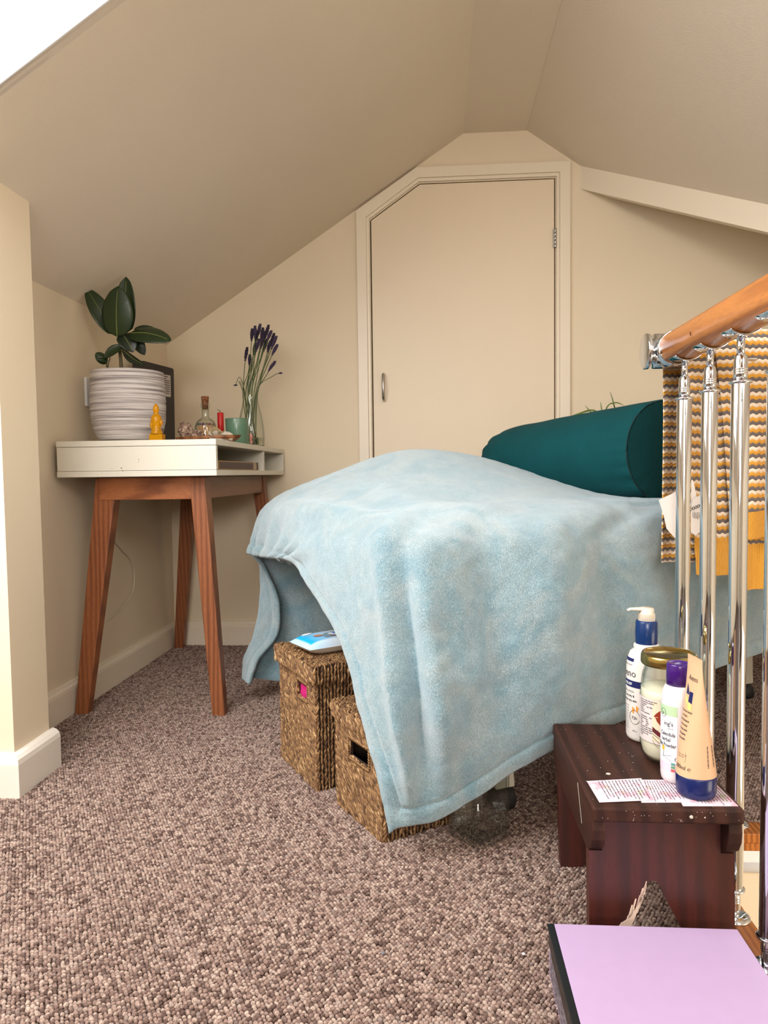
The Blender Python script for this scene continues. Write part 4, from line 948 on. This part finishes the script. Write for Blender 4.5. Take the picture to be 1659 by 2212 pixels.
P = [(.2125, 0), (.242, 0), (.255, .030), (.268, .060), (.276, .082), (.270, .074), (.262, .060), (.250, .052), (.236, .036), (.222, .030)]
pm.prism([(x, yf(z)-.0002, z) for x, z in P], (0, .0008, 0)); pm.build('paint_smear', pw, stl)
sp_ = MB()
for i in range(60):
    x = rr.uniform(SX0+.006, SX1-.006); y = rr.uniform(SY0+.006, SY1-.01); r = rr.uniform(.0004, .0009); sp_.lathe([(r, 0), (r*.7, .0003), (0, .0004)], (x, y, SZ), 6)
for i in range(26): sp_.lathe([(.0006, -.0004), (0, .0006)], (rr.uniform(SX0+.006, SX1-.006), SY0-.0003, rr.uniform(SZ-.018, SZ-.004)), 6, axis=(0, -1, 0))
sp_.lathe([(.0028, -.001), (.0022, .0008), (0, .001)], (.333, SY0-.0002, SZ-.0105), 10, axis=(0, -1, 0)); sp_.lathe([(.0022, -.001), (0, .0006)], (.3505, SY0-.0002, SZ-.011), 8, axis=(0, -1, 0))
sp_.lathe([(.0036, 0), (.003, .0005), (0, .0006)], (.2515, 1.062, SZ), 12)
sp_.hexa([(.2050, 1.05, SZ-.010), (.2046, 1.05, SZ-.010), (.2046, 1.052, SZ-.0095), (.2050, 1.052, SZ-.0095), (.2050, 1.02, SZ-.055), (.2046, 1.02, SZ-.055), (.2046, 1.0215, SZ-.055), (.2050, 1.0215, SZ-.055)])
sp_.build('paint_specks', solid('speck_paint', srgb(190,180,170), .8), stl)

# ---- bottles on the stool
def wrapfn(c, rf, a0, lift=.0004):      # flat label coordinates -> onto a round body of radius rf(z); x metres round the body
    c = Vector(c)
    def f(x, y):
        r = rf(y)+lift; a = a0+x/max(r, .004); return (c.x+r*cos(a), c.y+r*sin(a), c.z+y)
    return f
def interp(prof): 
    zs = [p[1] for p in prof]; rs = [p[0] for p in prof]; return lambda z: float(np.interp(z, zs, rs))
def wrect(fn, x0, x1, y0, y1, nx=14, ny=10): return [[Vector(fn(x0+(x1-x0)*i/nx, y0+(y1-y0)*j/ny)) for i in range(nx+1)] for j in range(ny+1)]
ink = solid('label_ink', srgb(52,50,54), .6); navy = solid('navy_plastic', srgb(12,28,84), .25); navyp = solid('navy_print', srgb(16,24,84), .4)
# pump bottle
pc = Vector((.347, 1.208, SZ+.0005)); pb = empty('pump_bottle', pc, 'white pump lotion bottle with navy collar at the back of the stool', 'bottle')
prof = [(.026, 0), (.0300, .003), (.0315, .008), (.0318, .060), (.0315, .120), (.0300, .134), (.0255, .146), (.0195, .151), (.0200, .153), (.0200, .158), (.0175, .160), (.0, .160)]
MB().lathe(prof, pc, 48).build('bottle_body', solid('white_plastic', srgb(222,214,208), .35), pb)
MB().lathe([(.0165, .158), (.0175, .160), (.0178, .180), (.0172, .196), (.0160, .198), (0, .198)], pc, 36).build('collar', solid('navy_collar', srgb(6,44,96), .25), pb)
pu = MB(); V = []; 
pu.lathe([(.0125, .197), (.0125, .210), (.0118, .2125), (0, .2125)], pc, 28)
for q in range(28): a = 2*pi*q/28; pu.box((-.0006, -.0006, .198), (.0006, .0006, .2095), Matrix.Translation(pc+Vector((.0127*cos(a), .0127*sin(a), 0))))
pu.lathe([(.0118, .2125), (.0122, .216), (.0105, .219), (0, .2195)], pc, 28)
hd_ = pc+Vector((.004, 0, .2165)); nz = pc+Vector((-.028, -.004, .2175))
pu.tube([hd_, hd_.lerp(nz, .5), nz, nz+Vector((-.004, -.0005, -.0025))], [.0085, .0058, .0040, .0036], 12, flat=.55)
pu.build('pump_head', solid('pump_plastic', srgb(216,206,190), .4), pb)
a0 = radians(-140)
fn = wrapfn(pc, interp(prof[:-4]), a0)
tx = MB(); put(tx, 'Aveeno', .0165, fn, .002, .108, 'R', .0, 1.0); put(tx, 'DERMATOLOGIST', .0034, fn, -.005, .126, 'R')
put(tx, 'DAILY MOISTURISING LOTION', .0040, fn, -.001, .082, 'R'); put(tx, 'for very dry &', .0050, fn, 0, .0745, 'R', .02); put(tx, 'sensitive dry skin', .0050, fn, .004, .067, 'R', .02)
for q in range(9): put(tx, 'moisturising care oat', .0028, fn, -.012, .058-.0046*q, 'R')
put(tx, '72h', .0070, fn, -.0055, .0385, 'L', .01); put(tx, '300 ml', .003, fn, -.004, .018)
ci = [Vector(fn(.000+.0095*cos(q*pi/14), .042+.0115*sin(q*pi/14))) for q in range(29)]; tx.tube(ci, .0003, 4)
tx.build('lettering', ink, pb)
for q_ in ((-.034, .028, .0905, .1015), (-.040, -.003, .1325, .1375)): MB().grid(wrect(wrapfn(pc, interp(prof[:-4]), a0, .0002), *q_)).build('label_band', navyp, pb)
tx = MB(); put(tx, 'SKIN RELIEF', .0062, fn, -.005, .0938, 'R', .01); tx.build('lettering', M['white'], pb)
fl = MB(); 
for (x, y, r) in ((-.003, .050, .4), (.0045, .053, .1)): fl.add([fn(x-.0018, y), fn(x+.0012, y-.003), fn(x+.0030+r*.002, y+.006), fn(x-.001, y+.009)], [(0, 1, 2, 3)])
fl.build('oat_motif', solid('oat_orange', srgb(226,150,62), .5), pb)
# coconut oil jar
jc = Vector((.3565, 1.122, SZ+.0005)); jb = empty('coconut_oil_jar', jc, 'large glass jar of white coconut oil with gold lid on the stool', 'jar')
prof = [(.030, 0), (.036, .004), (.0400, .012), (.0420, .026), (.0422, .100), (.0415, .112), (.0395, .128), (.0360, .143), (.0345, .148), (.0345, .160)]
inn_ = [(.0325, .160), (.0325, .148), (.0340, .142), (.0375, .127), (.0395, .112), (.0402, .100), (.0400, .026), (.0375, .013), (.033, .006), (0, .005)]
MB().lathe(prof+inn_, jc, 56).build('glass_body', M['glass'], jb)
MB().lathe([(0, .0048), (.0332, .0056), (.0378, .0128), (.0403, .026), (.0405, .100), (.0402, .1120), (0, .1130)], jc, 48).build('coconut_oil', solid('white_oil', srgb(222,214,192), .5), jb)
MB().lathe([(.0382, .1484), (.0405, .1486), (.0415, .151), (.0415, .158), (.0408, .163), (.0385, .1660), (.0370, .1652), (.036, .1632), (0, .1632)], jc, 56).build('lid', Mt('gold_tin', srgb(172,152,92), .22, 1).m, jb)
MB().lathe([(.0395, .1295), (.0386, .1345)], jc, 56, cap=False).build('shoulder_ring', M['glass'], jb)
a0 = radians(-139.5); rf = interp(prof)
fn = wrapfn(jc, rf, a0, .0006); MB().grid(wrect(wrapfn(jc, rf, a0, .0002), -.050, .085, .034, .1000, 40, 4)).build('label', solid('label_pale', srgb(214,202,200), .5), jb)
MB().grid(wrect(wrapfn(jc, rf, a0, .0004), -.0005, .060, .0370, .0985, 24, 4)).build('label_panel', solid('label_cream', srgb(226,208,180), .5), jb)
cc_ = MB(); P = [(.002, .076), (.006, .081), (.011, .0855), (.019, .088), (.030, .088), (.036, .080), (.034, .068), (.026, .060), (.019, .0612), (.012, .0640), (.007, .069), (.0045, .0745)]
ctr_ = (.019, .075); cc_.add([fn(*ctr_)]+[fn(ctr_[0]+(p[0]-ctr_[0])*f, ctr_[1]+(p[1]-ctr_[1])*f) for f in (.5, 1) for p in P], [(0, 1+i, 1+(i+1) % 12) for i in range(12)]+[(1+i, 13+i, 13+(i+1) % 12, 1+(i+1) % 12) for i in range(12)])
cc_.build('coconut_motif', solid('coconut_red', srgb(140,46,22), .4), jb)
def arcband(y0, y1, sag, x0, x1, n=16, taper=1):
    V = []
    for i in range(n+1):
        x = x0+(x1-x0)*i/n; t_ = i/n; d = -sag*(1-(1-t_)**2); V += [fn(x, y0+d), fn(x, y0+(y1-y0)*(1 if not taper else (1-.6*t_))+d)]
    return V, [(2*i, 2*i+2, 2*i+3, 2*i+1) for i in range(n)]
m_ = MB(); m_.add(*arcband(.0525, .0600, .012, .0, .034, taper=0)); m_.build('label_band', solid('maroon_print', srgb(96,20,32), .5), jb)
m_ = MB(); 
for y_, xe in ((.0485, .034), (.0440, .022), (.0395, .010)): m_.add(*arcband(y_, y_+.0013, .010, .0, xe))
for i in range(6): m_.add([fn(.012+.004*i, .0650+.001*i), fn(.0128+.004*i, .0640+.001*i), fn(.021+.0036*i, .0705+.001*i), fn(.020+.0036*i, .0708+.001*i)], [(0, 1, 2, 3)])
m_.build('leaf_lines', solid('green_print', srgb(74,92,62), .5), jb)
tx = MB(); rw = ['Store in a cool, dry and dark', 'place away from sunlight', 'once opened', 'Nutrition      per 100g', 'Energy', 'Fat 91.7g', 'of which saturates', '', 'Carbohydrate     0.0g', 'of which sugars', 'Fibre          0.0g', 'Protein        0.0g', 'Salt           0.0g', 'Produced from fresh coconuts', 'Use for cooking, baking and', 'spreading or skin care', 'Best before end', 'see lid']
for q, s_ in enumerate(rw): put(tx, s_, .0030, fn, -.0275, .0958-.0032*q, 'L', .02)
for (x0_, x1_, y_) in ((-.0285, -.0022, .0815), (-.0285, -.0022, .0525)): tx.add([fn(x0_, y_), fn(x1_, y_), fn(x1_, y_+.0003), fn(x0_, y_+.0003)], [(0, 1, 2, 3)])
tx.build('lettering', ink, jb)
# powder bottle
oc = Vector((.3455, 1.045, SZ+.0005)); ob = empty('powder_bottle', oc, 'white powder bottle with purple cap beside the coconut oil jar', 'bottle')
prof = [(.0195, 0), (.0225, .003), (.0235, .010), (.0235, .110), (.0228, .122), (.0200, .134), (.0165, .140), (0, .140)]
MB().lathe(prof, oc, 44).build('bottle_body', solid('white_plastic_b', srgb(222,214,216), .35), ob)
MB().lathe([(.0160, .1385), (.0170, .1390), (.0166, .168), (.0155, .1705), (.0138, .1700), (.012, .1688), (0, .1688)], oc, 40).build('cap', solid('purple_cap', srgb(58,18,104), .18), ob)
a0 = radians(-153); rf = interp(prof[:-1]); fn = wrapfn(oc, rf, a0, .0005)
MB().grid(wrect(wrapfn(oc, rf, a0, .0002), -.030, .0175, .018, .112, 20, 6)).build('label', (lambda k: (k.color(k.ramp(k.N.new('ShaderNodeTexCoord').outputs['Object'], [(0, srgb(230,230,238))])), k.m)[1])(Mt('label_white', srgb(232,232,238), .4)), ob)
MB().grid(wrect(wrapfn(oc, rf, a0, .0003), -.030, .0175, .098, .112, 20, 3)).build('label_band', solid('pale_green_print', srgb(176,204,164), .4), ob)
MB().grid(wrect(wrapfn(oc, rf, a0, .0003), -.030, .0175, .018, .030, 20, 3)).build('label_band', solid('pale_pink_print', srgb(224,200,214), .4), ob)
tx = MB(); put(tx, 'ing\'s', .0085, fn, .012, .084, 'R', .01); put(tx, 'natural', .003, fn, .012, .079, 'R')
put(tx, 'Calendula', .0078, fn, .0150, .0690, 'R', .015, .8); put(tx, 'herbal', .0078, fn, .0080, .0610, 'R', .015, .8); put(tx, 'Baby Powder', .0078, fn, .0165, .0530, 'R', .015, .8)
ci = [Vector(fn(-.004+.0050*cos(q*pi/14), .101+.006*sin(q*pi/14))) for q in range(29)]; tx.tube(ci, .00025, 4); put(tx, 'JK', .005, fn, -.004, .0985, 'C')
for (p, q) in (((-.004, .038), (.010, .0415)), ((-.004, .038), (.011, .033)), ((-.004, .038), (-.003, .046))): tx.tube([fn(*p), fn((p[0]+q[0])/2, (p[1]+q[1])/2+.0006), fn(*q)], .00025, 4)
put(tx, '100g', .003, fn, .016, .034, rot=pi/2); tx.build('lettering', ink, ob)
MB().add([fn(-.004+.003*cos(q*pi/5), .050+.004*sin(q*pi/5)) for q in range(10)], [tuple(range(10))]).build('flower_motif', solid('flower_yellow', srgb(230,176,56), .5), ob)
for i, c_ in enumerate((srgb(200,90,90), srgb(100,160,120), srgb(90,160,150))): MB().add([fn(.0095+.0055*x, .0185+.0045*(i+y)+.0004) for x, y in ((0, 0), (1, 0), (1, .8), (0, .8))], [(0, 1, 2, 3)]).build('award_badge', solid('badge_%s' % 'abc'[i], c_, .5), ob)
# squeeze tube on its cap
tc = Vector((.3545, .998, SZ+.0012)); tt_ = empty('squeeze_tube', tc, 'peach squeeze tube standing on its navy cap on the note cards', 'tube')
MB().lathe([(.0225, 0), (.0248, .002), (.0262, .008), (.0265, .028), (.0258, .0295), (0, .0295)], tc, 48).build('cap', navy, tt_)
th0 = radians(97); e1 = Vector((cos(th0), sin(th0), 0)); e2 = Vector((-sin(th0), cos(th0), 0))
def tubept(a, z):      # oval section flattening to a crimp
    f_ = (z-.029)/.154; f_ = min(1, max(0, f_)); w1 = .0255*(1-f_)+.0245*f_-.004*f_; w2 = .0250*(1-f_**1.15)+.0012
    return tc+e1*(w1*cos(a))+e2*(w2*sin(a))+Vector((-.003*f_, 0, z))
G = [[tubept(2*pi*q/56, z) for q in range(56)] for z in [.0285+.1545*i/40 for i in range(41)]]
tbm = MB().grid(G, close_u=True); tbm.grid([[tubept(2*pi*q/56, .183+.007*i) for q in range(56)] for i in range(2)], close_u=True); tbm.build('tube_body', solid('peach_tube', srgb(214,172,134), .5), tt_)
def tfn(a0_, lift=.0005):
    def f(x, y):
        p = tubept(a0_, y); a = a0_+x/.025; p = tubept(a, y); o_ = (p-Vector((tc.x-.003*min(1, max(0, (y-.029)/.154)), tc.y, p.z))); 
        return tuple(p+o_.normalized()*lift)
    return f
vd_ = Vector((cos(radians(193)), sin(radians(193)), 0)); aa = atan2(vd_.dot(e2), vd_.dot(e1))
fn = tfn(aa); rot = 0
tx = MB(); put(tx, '200ml \u212E', .0082, fn, -.0090, .0385); put(tx, 'Aveeno', .0105, fn, .004, .1585, 'C', stretch=.8)
for q in range(7): put(tx, ['For daily use on normal', 'to dry skin', 'Creme hydratante', 'visage et corps', 'de la peau seche', 'aide a apaiser', 'peau sensible'][q], .0042, fn, -.004-.0030*0, .1150-.0062*q, 'C', .02, .8)
for (x0_, x1_, y0_, y1_) in ((-.009, .010, .0490, .0493), (-.009, .010, .0610, .0613), (-.009, -.0087, .049, .0613), (.0097, .010, .049, .0613)): tx.add([fn(x0_, y0_), fn(x1_, y0_), fn(x1_, y1_), fn(x0_, y1_)], [(0, 1, 2, 3)])
put(tx, 'natural origin oat', .0024, fn, -.006, .0575); put(tx, 'fragrance free', .0024, fn, -.006, .0545)
fb_ = tfn(aa+1.75)
for q in range(16): y_ = .045+.0019*q; tx.add([fb_(-.003, y_), fb_(.010, y_), fb_(.010, y_+.0009*(1+(q % 3)*.3)), fb_(-.003, y_+.0009*(1+(q % 3)*.3))], [(0, 1, 2, 3)])
tx.build('lettering', ink, tt_)
def tq(name, pts, mat, l=.0003): f_ = tfn(aa, l); MB().add([f_(*p) for p in pts], [tuple(range(len(pts)))]).build(name, mat, tt_)
tq('blue_motif', [(-.010, .153), (-.001, .142), (-.001, .1385), (-.010, .1385)], navyp); tq('blue_motif', [(.000, .1435), (.009, .1435), (.009, .128), (.000, .1295)], navyp)
yl = solid('yellow_print', srgb(240,206,120), .5); tq('yellow_motif', [(-.010, .1375), (-.001, .130), (-.001, .122), (-.010, .132)], yl); tq('yellow_motif', [(0, .1285), (.009, .1270), (.009, .118), (0, .120)], yl)
# note cards
kc = Mt('pink_note_card', (.9,.8,.85,1), .7); n1 = kc.noise(kc.coord(), 38, 3); n2 = kc.noise(kc.coord(), 55, 2)
c = kc.ramp(n1, [(.50, srgb(214,198,208)), (.62, srgb(208,156,172))]); kc.color(kc.mix(kc.ramp(n2, [(.58, (0,0,0,1)), (.68, (.6,.6,.6,1))]), c, srgb(176,186,140)))
hw = solid('handwriting_ink', srgb(84,70,78), .8)
def card(P, z, label, seed):
    P = [Vector((x, y, z)) for x, y in P]; r2 = np.random.default_rng(seed); root = empty('note_card', sum(P, Vector())/4, label, 'card', 'handwritten cards on the stool')
    MB().hexa(P+[p+Vector((0, 0, .0005)) for p in P]).build('card_sheet', kc.m, root)
    m_ = MB(); far_l, far_r, near_r, near_l = P[3], P[2], P[1], P[0]
    for r in range(13):
        u = .20+.062*r; x0, x1 = .06, .93*r2.uniform(.8, 1)
        pos = x0
        while pos < x1:
            wl = r2.uniform(.03, .12); pts = []; nst = max(3, int(wl/.010))
            for i in range(nst+1):
                v = pos+wl*i/nst; uu_ = u+.011*((i % 2)*2-1)*r2.uniform(.3, 1)
                pts.append(P[3].lerp(P[0], v).lerp(P[2].lerp(P[1], v), uu_)+Vector((0, 0, .0007)))
            m_.tube(pts, .00030, 3, smooth=False); pos += wl+.022
    m_.build('handwriting', hw, root)
card([(.217, .965), (.291, .975), (.294, 1.045), (.214, 1.032)], SZ+.0010, 'floral note card at the left of the stool edge', 21)
card([(.273, .968), (.347, .972), (.341, 1.043), (.286, 1.041)], SZ+.0004, 'floral note card in the middle, overlapped by the left card', 22)
card([(.325, .961), (.3975, .964), (.3945, 1.028), (.332, 1.040)], SZ-.0001, 'floral note card at the right, under the squeeze tube', 23)

# ================================================================== LAVENDER BOX
lbx = empty('storage_box', (.27, .77, 0), 'lavender lidded box with black edging in the bottom right foreground', 'box')
lav = solid('lavender_card', srgb(176,151,186), .42); bkm = solid('black_edging', (.006,.007,.008,1), .35)
X0, X1, Y0, Y1, ZT = .1445, .389, .58, .942, .070
MB().box((X0+.002, Y0, 0), (X1-.002, Y1-.002, ZT-.004)).build('box_body', lav, lbx, .0008)
MB().box((X0+.0085, Y0-.001, ZT-.004), (X1, Y1, ZT)).build('lid', lav, lbx, .0008)
MB().box((X0-.001, Y0-.001, ZT-.0035), (X0+.0085, Y1, ZT+.0004)).build('edging', bkm, lbx, .0012)
MB().box((X0-.0006, Y0-.001, ZT-.020), (X0+.003, Y1-.012, ZT-.0035)).box((X0-.0002, Y0, ZT-.0255), (X0+.003, Y1-.03, ZT-.0215)).build('edging', bkm, lbx, .0008)
MB().box((X0+.0012, .80, .008), (X0+.0021, Y1-.014, ZT-.026)).build('picture_label', (lambda k: (k.color(k.ramp(k.noise(k.coord(), 260, 4), [(.42, srgb(70,64,74)), (.62, srgb(150,138,146))])), k.m)[1])(Mt('box_print', rough=.6)), lbx)
MB().box((X0+.0012, .60, .008), (X0+.0021, .798, ZT-.026)).build('white_label', solid('box_label', srgb(214,206,206), .6), lbx)

# ================================================================== BALUSTRADE
RX, RZ, CY = .440, .892, 1.405
bal_lab = 'chrome baluster with ringed collars along the stairwell edge'
def make_baluster():
    root = empty('baluster', (0, 0, 0), bal_lab, 'baluster', 'chrome balusters under the wooden handrail')
    MB().lathe([(.0122, .046), (.0126, .048), (.0126, .792), (.0122, .794)], (0, 0, 0), 36).build('shaft', M['chrome'], root)
    for z_ in (.0455, .7945): MB().lathe([(.010, -.003), (.0148, -.0022), (.0162, 0), (.0148, .0022), (.010, .003)], (0, 0, z_), 36).build('collar', M['chrome'], root)
    for zz, sg in ((.797, 1), (.043, -1)):
        pr_ = [(.0095, 0)]
        for q in range(3): pr_ += [(.0095, .008+.0035*q), (.0102, .0092+.0035*q), (.0095, .0105+.0035*q)]
        pr_ += [(.0095, .028), (.0085, .034), (.006, .038), (0, .038)]
        MB().lathe([(r, zz+sg*z) for r, z in pr_], (0, 0, 0), 30).build('neck', M['chrome'], root)
    sd_ = MB(); G = []      # curved saddle under the rail
    for i in range(13):
        a = radians(-90-42+84*i/12); row = [Vector((cos(a)*.0312, y_, RZ+sin(a)*.0312)) for y_ in (-.019, .019)]; row2 = [Vector((cos(a)*.0332, y_, RZ+sin(a)*.0332)) for y_ in (.019, -.019)]
        G.append(row+row2)
    sd_.grid(G, close_u=True); sd_.add(G[0], [(0, 1, 2, 3)]); sd_.add(G[-1], [(3, 2, 1, 0)]); sd = sd_.build('saddle_bracket', M['chrome'], root, .0004)
    MB().lathe([(.0055, RZ-.060), (.0055, RZ-.034), (0, RZ-.033)], (0, 0, 0), 18).blob((0, -.012, RZ-.034), (.0042, .0042, .0035), 1, 0, 8).build('bracket_screw', M['chrome'], sd)
    MB().lathe([(.024, .001), (.0238, .004), (.019, .0065), (.010, .008), (0, .008)], (0, 0, 0), 30).build('base_flange', M['chrome'], root)
    return root
bp = make_baluster(); bp.location = (RX, 1.314, 0)
bp['label'] = 'chrome baluster nearest the corner on the near run, under the handrail end'
def put_bal(x, y, lab, rz=0):
    c = copy_tree(bp); c.location = (x, y, 0); c.rotation_euler.z = rz; c['label'] = lab; return c
put_bal(RX, 1.196, 'chrome baluster second from the corner on the near run'); put_bal(RX, 1.080, 'chrome baluster third from the corner, right of the peach tube')
put_bal(RX, .966, 'nearest chrome baluster, cut by the right frame edge')
BYR = 1.372
put_bal(.560, BYR, 'chrome baluster of the rear run, left one below the knit', pi/2)
put_bal(.655, BYR, 'chrome baluster of the rear run, right one below the knit', pi/2); put_bal(.775, BYR, 'chrome baluster at the right end of the rear run behind the knit', pi/2)
hr = empty('handrail', (RX, .9, RZ), 'round pine handrail with chrome sleeve running along the stairwell', 'handrail')
rl = MB(); rl.lathe([(.0292, 0), (.0300, .001), (.0300, 1.9)], (RX, 1.368, RZ), 56, axis=(0, -1, 0)); rl.build('wooden_rail', M['pine'], hr)
MB().lathe([(.0318, -.030), (.0322, -.028), (.0322, .010), (.0310, .0108), (.0302, .0108)], (RX, 1.368, RZ), 56, axis=(0, -1, 0)).build('chrome_sleeve', M['chrome'], hr)
kn = MB()
for (y_, dx, dz) in ((1.20, -.0285, -.004), (1.352, -.0285, -.0085)): kn.blob((RX+dx, y_, RZ+dz), (.0018, .0042, .0042), 3, .2, 8)
kn.build('wood_knots', solid('knot_wood', srgb(84,44,22), .5), hr)
rr2 = empty('handrail', (.9, BYR, RZ), 'rear rail with round chrome end cap, carrying the striped knit', 'handrail')
ec = MB(); ec.lathe([(.0, 0), (.0308, 0), (.0330, .0012), (.0330, .0068), (.0322, .0080), (.02, .0082)], (RX-.046, CY-.005, RZ), 56, axis=(1, 0, 0)); ec.build('end_cap', M['chrome'], rr2)
MB().lathe([(.0235, 0), (.0235, .008), (.0318, .0085), (.0324, .0095), (.0324, .075)], (RX-.038, CY-.005, RZ), 56, axis=(1, 0, 0)).build('corner_connector', M['chrome'], rr2)
MB().lathe([(.030, 0), (.030, 1.25)], (RX+.046, CY-.005, RZ), 40, axis=(1, 0, 0)).build('wooden_rail', M['pine'], rr2)

# ================================================================== STRIPED KNIT
cd_ = empty('striped_knit', (.60, BYR, .9), 'mustard, white and grey striped knitted garment hung over the rear rail', 'knitwear')
MU, WH, GR = [np.array(srgb(*c)[:3]) for c in ((204,146,46), (224,206,186), (98,88,86))]
def knit_panel(name, x0, x1, ybase, zbot, rib0, side, skew=0., wave=1., seed=0, rows_ribdark=None, xl=None, edge_lean=0.):
    # s measured down from the rail top, wraps the rail then hangs; side -1 = toward the standpoint
    st_ = .0011; rn = .0335; topz = RZ; arc = pi/2*rn; Ltot = arc+(topz-zbot)
    nx = int((x1-x0)/st_); ns = int(Ltot/st_); U, S = np.meshgrid(np.linspace(0, 1, nx+1), np.linspace(0, Ltot, ns+1))
    X = x0+(x1-x0)*U; th_ = np.minimum(S, arc)/rn
    hang = np.maximum(S-arc, 0)
    X = X+edge_lean*hang*(1-U)**1.0
    yc = CY-.005
    Yb = np.where(S < arc, yc+side*rn*np.sin(th_), yc+side*rn); Zb = np.where(S < arc, topz+rn*np.cos(th_), topz-hang)
    Zb = Zb+skew*(X-x0)*np.clip(hang/.05, 0, 1)
    Yb = Yb+side*(ybase+wave*.006*np.sin(X*95+seed+hang*4)*np.clip(hang/.12, 0, 1)+wave*.004*np.sin(X*41+seed*2))
    zp = Zb+0*X; per = .0197; sw = .0116
    isrib = (topz-hang) < rib0
    ph = (zp+.0013*np.cos(2*pi*X/sw))/per; fr_ = ph-np.floor(ph)
    C = np.zeros(X.shape+(3,)); C[:] = GR; C[(fr_ > .34) & (fr_ <= .68)] = MU; C[fr_ > .68] = WH; C[isrib] = MU
    if rows_ribdark: C[(np.abs(topz-hang-rows_ribdark) < .0035)] = GR*.7
    yn = rng.normal(0, .05, X.shape)[..., None]; C = np.clip(C*(1+yn), 0, 1)
    stitch = .0019*np.abs(np.sin(3*pi*ph))**.7*(.55+.45*np.abs(np.sin(pi*X/sw+pi*.5*np.floor(3*ph))))
    rib = .0016*np.abs(np.sin(pi*X/.0036))**.8*(.7+.3*np.abs(np.sin(pi*Zb/.0038+pi*X/.0036)))
    D = np.where(isrib, rib, stitch)
    Y = Yb+side*D
    Zz = Zb
    V = np.stack([X, Y, Zz+.0*X], -1).reshape(-1, 3)
    w_ = nx+1; idx = np.arange((ns)*(w_)).reshape(ns, w_)[:, :-1].ravel()
    F = np.stack([idx, idx+1, idx+w_+1, idx+w_], 1)
    me = bpy.data.meshes.new(name); me.from_pydata(V.tolist(), [], F.tolist()); me.polygons.foreach_set('use_smooth', [True]*len(F))
    a_ = me.attributes.new('yarn', 'FLOAT_COLOR', 'POINT'); a_.data.foreach_set('color', np.concatenate([C.reshape(-1, 3), np.ones((C.size//3, 1))], 1).ravel())
    o = link(name, me, M['knit'], cd_); md = o.modifiers.new('t', 'SOLIDIFY'); md.thickness = .0025; md.offset = 0; return o
knit_panel('front_panel', .452, .565, -.002, .474, .540, -1, 0, 1., 1.0, edge_lean=.08)
knit_panel('overlapping_panel', .508, .80, .006, .535, .585, -1, .10, 1., 2.2, edge_lean=.10)
knit_panel('lower_panel', .560, .80, -.001, .445, .530, -1, .06, 1., 3.1)
knit_panel('back_panel', .440, .80, .002, .490, .30, 1, 0, 1., .3)
cl_ = solid('care_label_fabric', srgb(222,214,208), .8)
def sheet(name, P, parent, th_=.0006):
    P = [Vector(p) for p in P]; ce = sum(P, Vector())/len(P); o = MB().prism([tuple(p) for p in P], (0, th_, 0)).build(name, cl_, parent); return o
Yk = 1.352
def yp(px, py, y_): d = (fwd+RT*((px-829.5)/FPX)-UP*((py-1106)/FPX)); return CAM+d*(y_/d.y)
l1 = sheet('care_label', [yp(*p, Yk) for p in ((1423,1080), (1459,1063), (1498,1040), (1510,1095), (1508,1152), (1490,1150), (1460,1165), (1440,1142), (1434,1115))], cd_)
l2 = sheet('care_label', [yp(*p, Yk-.003) for p in ((1497,1078), (1515,1068), (1530,1080), (1528,1140), (1502,1156), (1488,1146), (1492,1110))], cd_)
tx = MB(); fy = lambda x, y: tuple(yp(x, y, Yk-.0036)); 
for q in range(5):
    a_, b_ = yp(1493+7*q, 1098-3*q, Yk-.0036), 0
    ci = [yp(1493+5.2*q+2.2*cos(t_*pi/5), 1100-2.2*q+3.2*sin(t_*pi/5), Yk-.0036) for t_ in range(11)]; tx.tube(ci, .0004, 4)
for q in range(7): tx.tube([yp(1496+3.6*q, 1106+rng.uniform(-1, 2), Yk-.0036), yp(1498+3.2*q, 1121+rng.uniform(-3, 1), Yk-.0036)], .0003, 4)
tx.build('care_print', ink, l2)
# bits of lint on the carpet
for i, (px, py, lab, sz) in enumerate(((828,2060,'small grey fluff on the carpet in the foreground',.0035), (1131,2062,'tiny white scrap on the carpet left of the lavender box',.0028), (1134,1853,'pale crumb on the carpet behind the glass jar',.002))):
    d = (fwd+RT*((px-829.5)/FPX)-UP*((py-1106)/FPX)); p = CAM+d*((.004-CAMZ)/d.z); m_ = MB(); m_.blob(p+Vector((0, 0, .001)), (sz, sz*.7, sz*.5), i, .5, 8)
    tag(m_.build('lint', solid('lint_%s' % 'abc'[i], (srgb(110,108,114), srgb(220,214,210), srgb(200,190,180))[i], .9)), lab, 'lint')
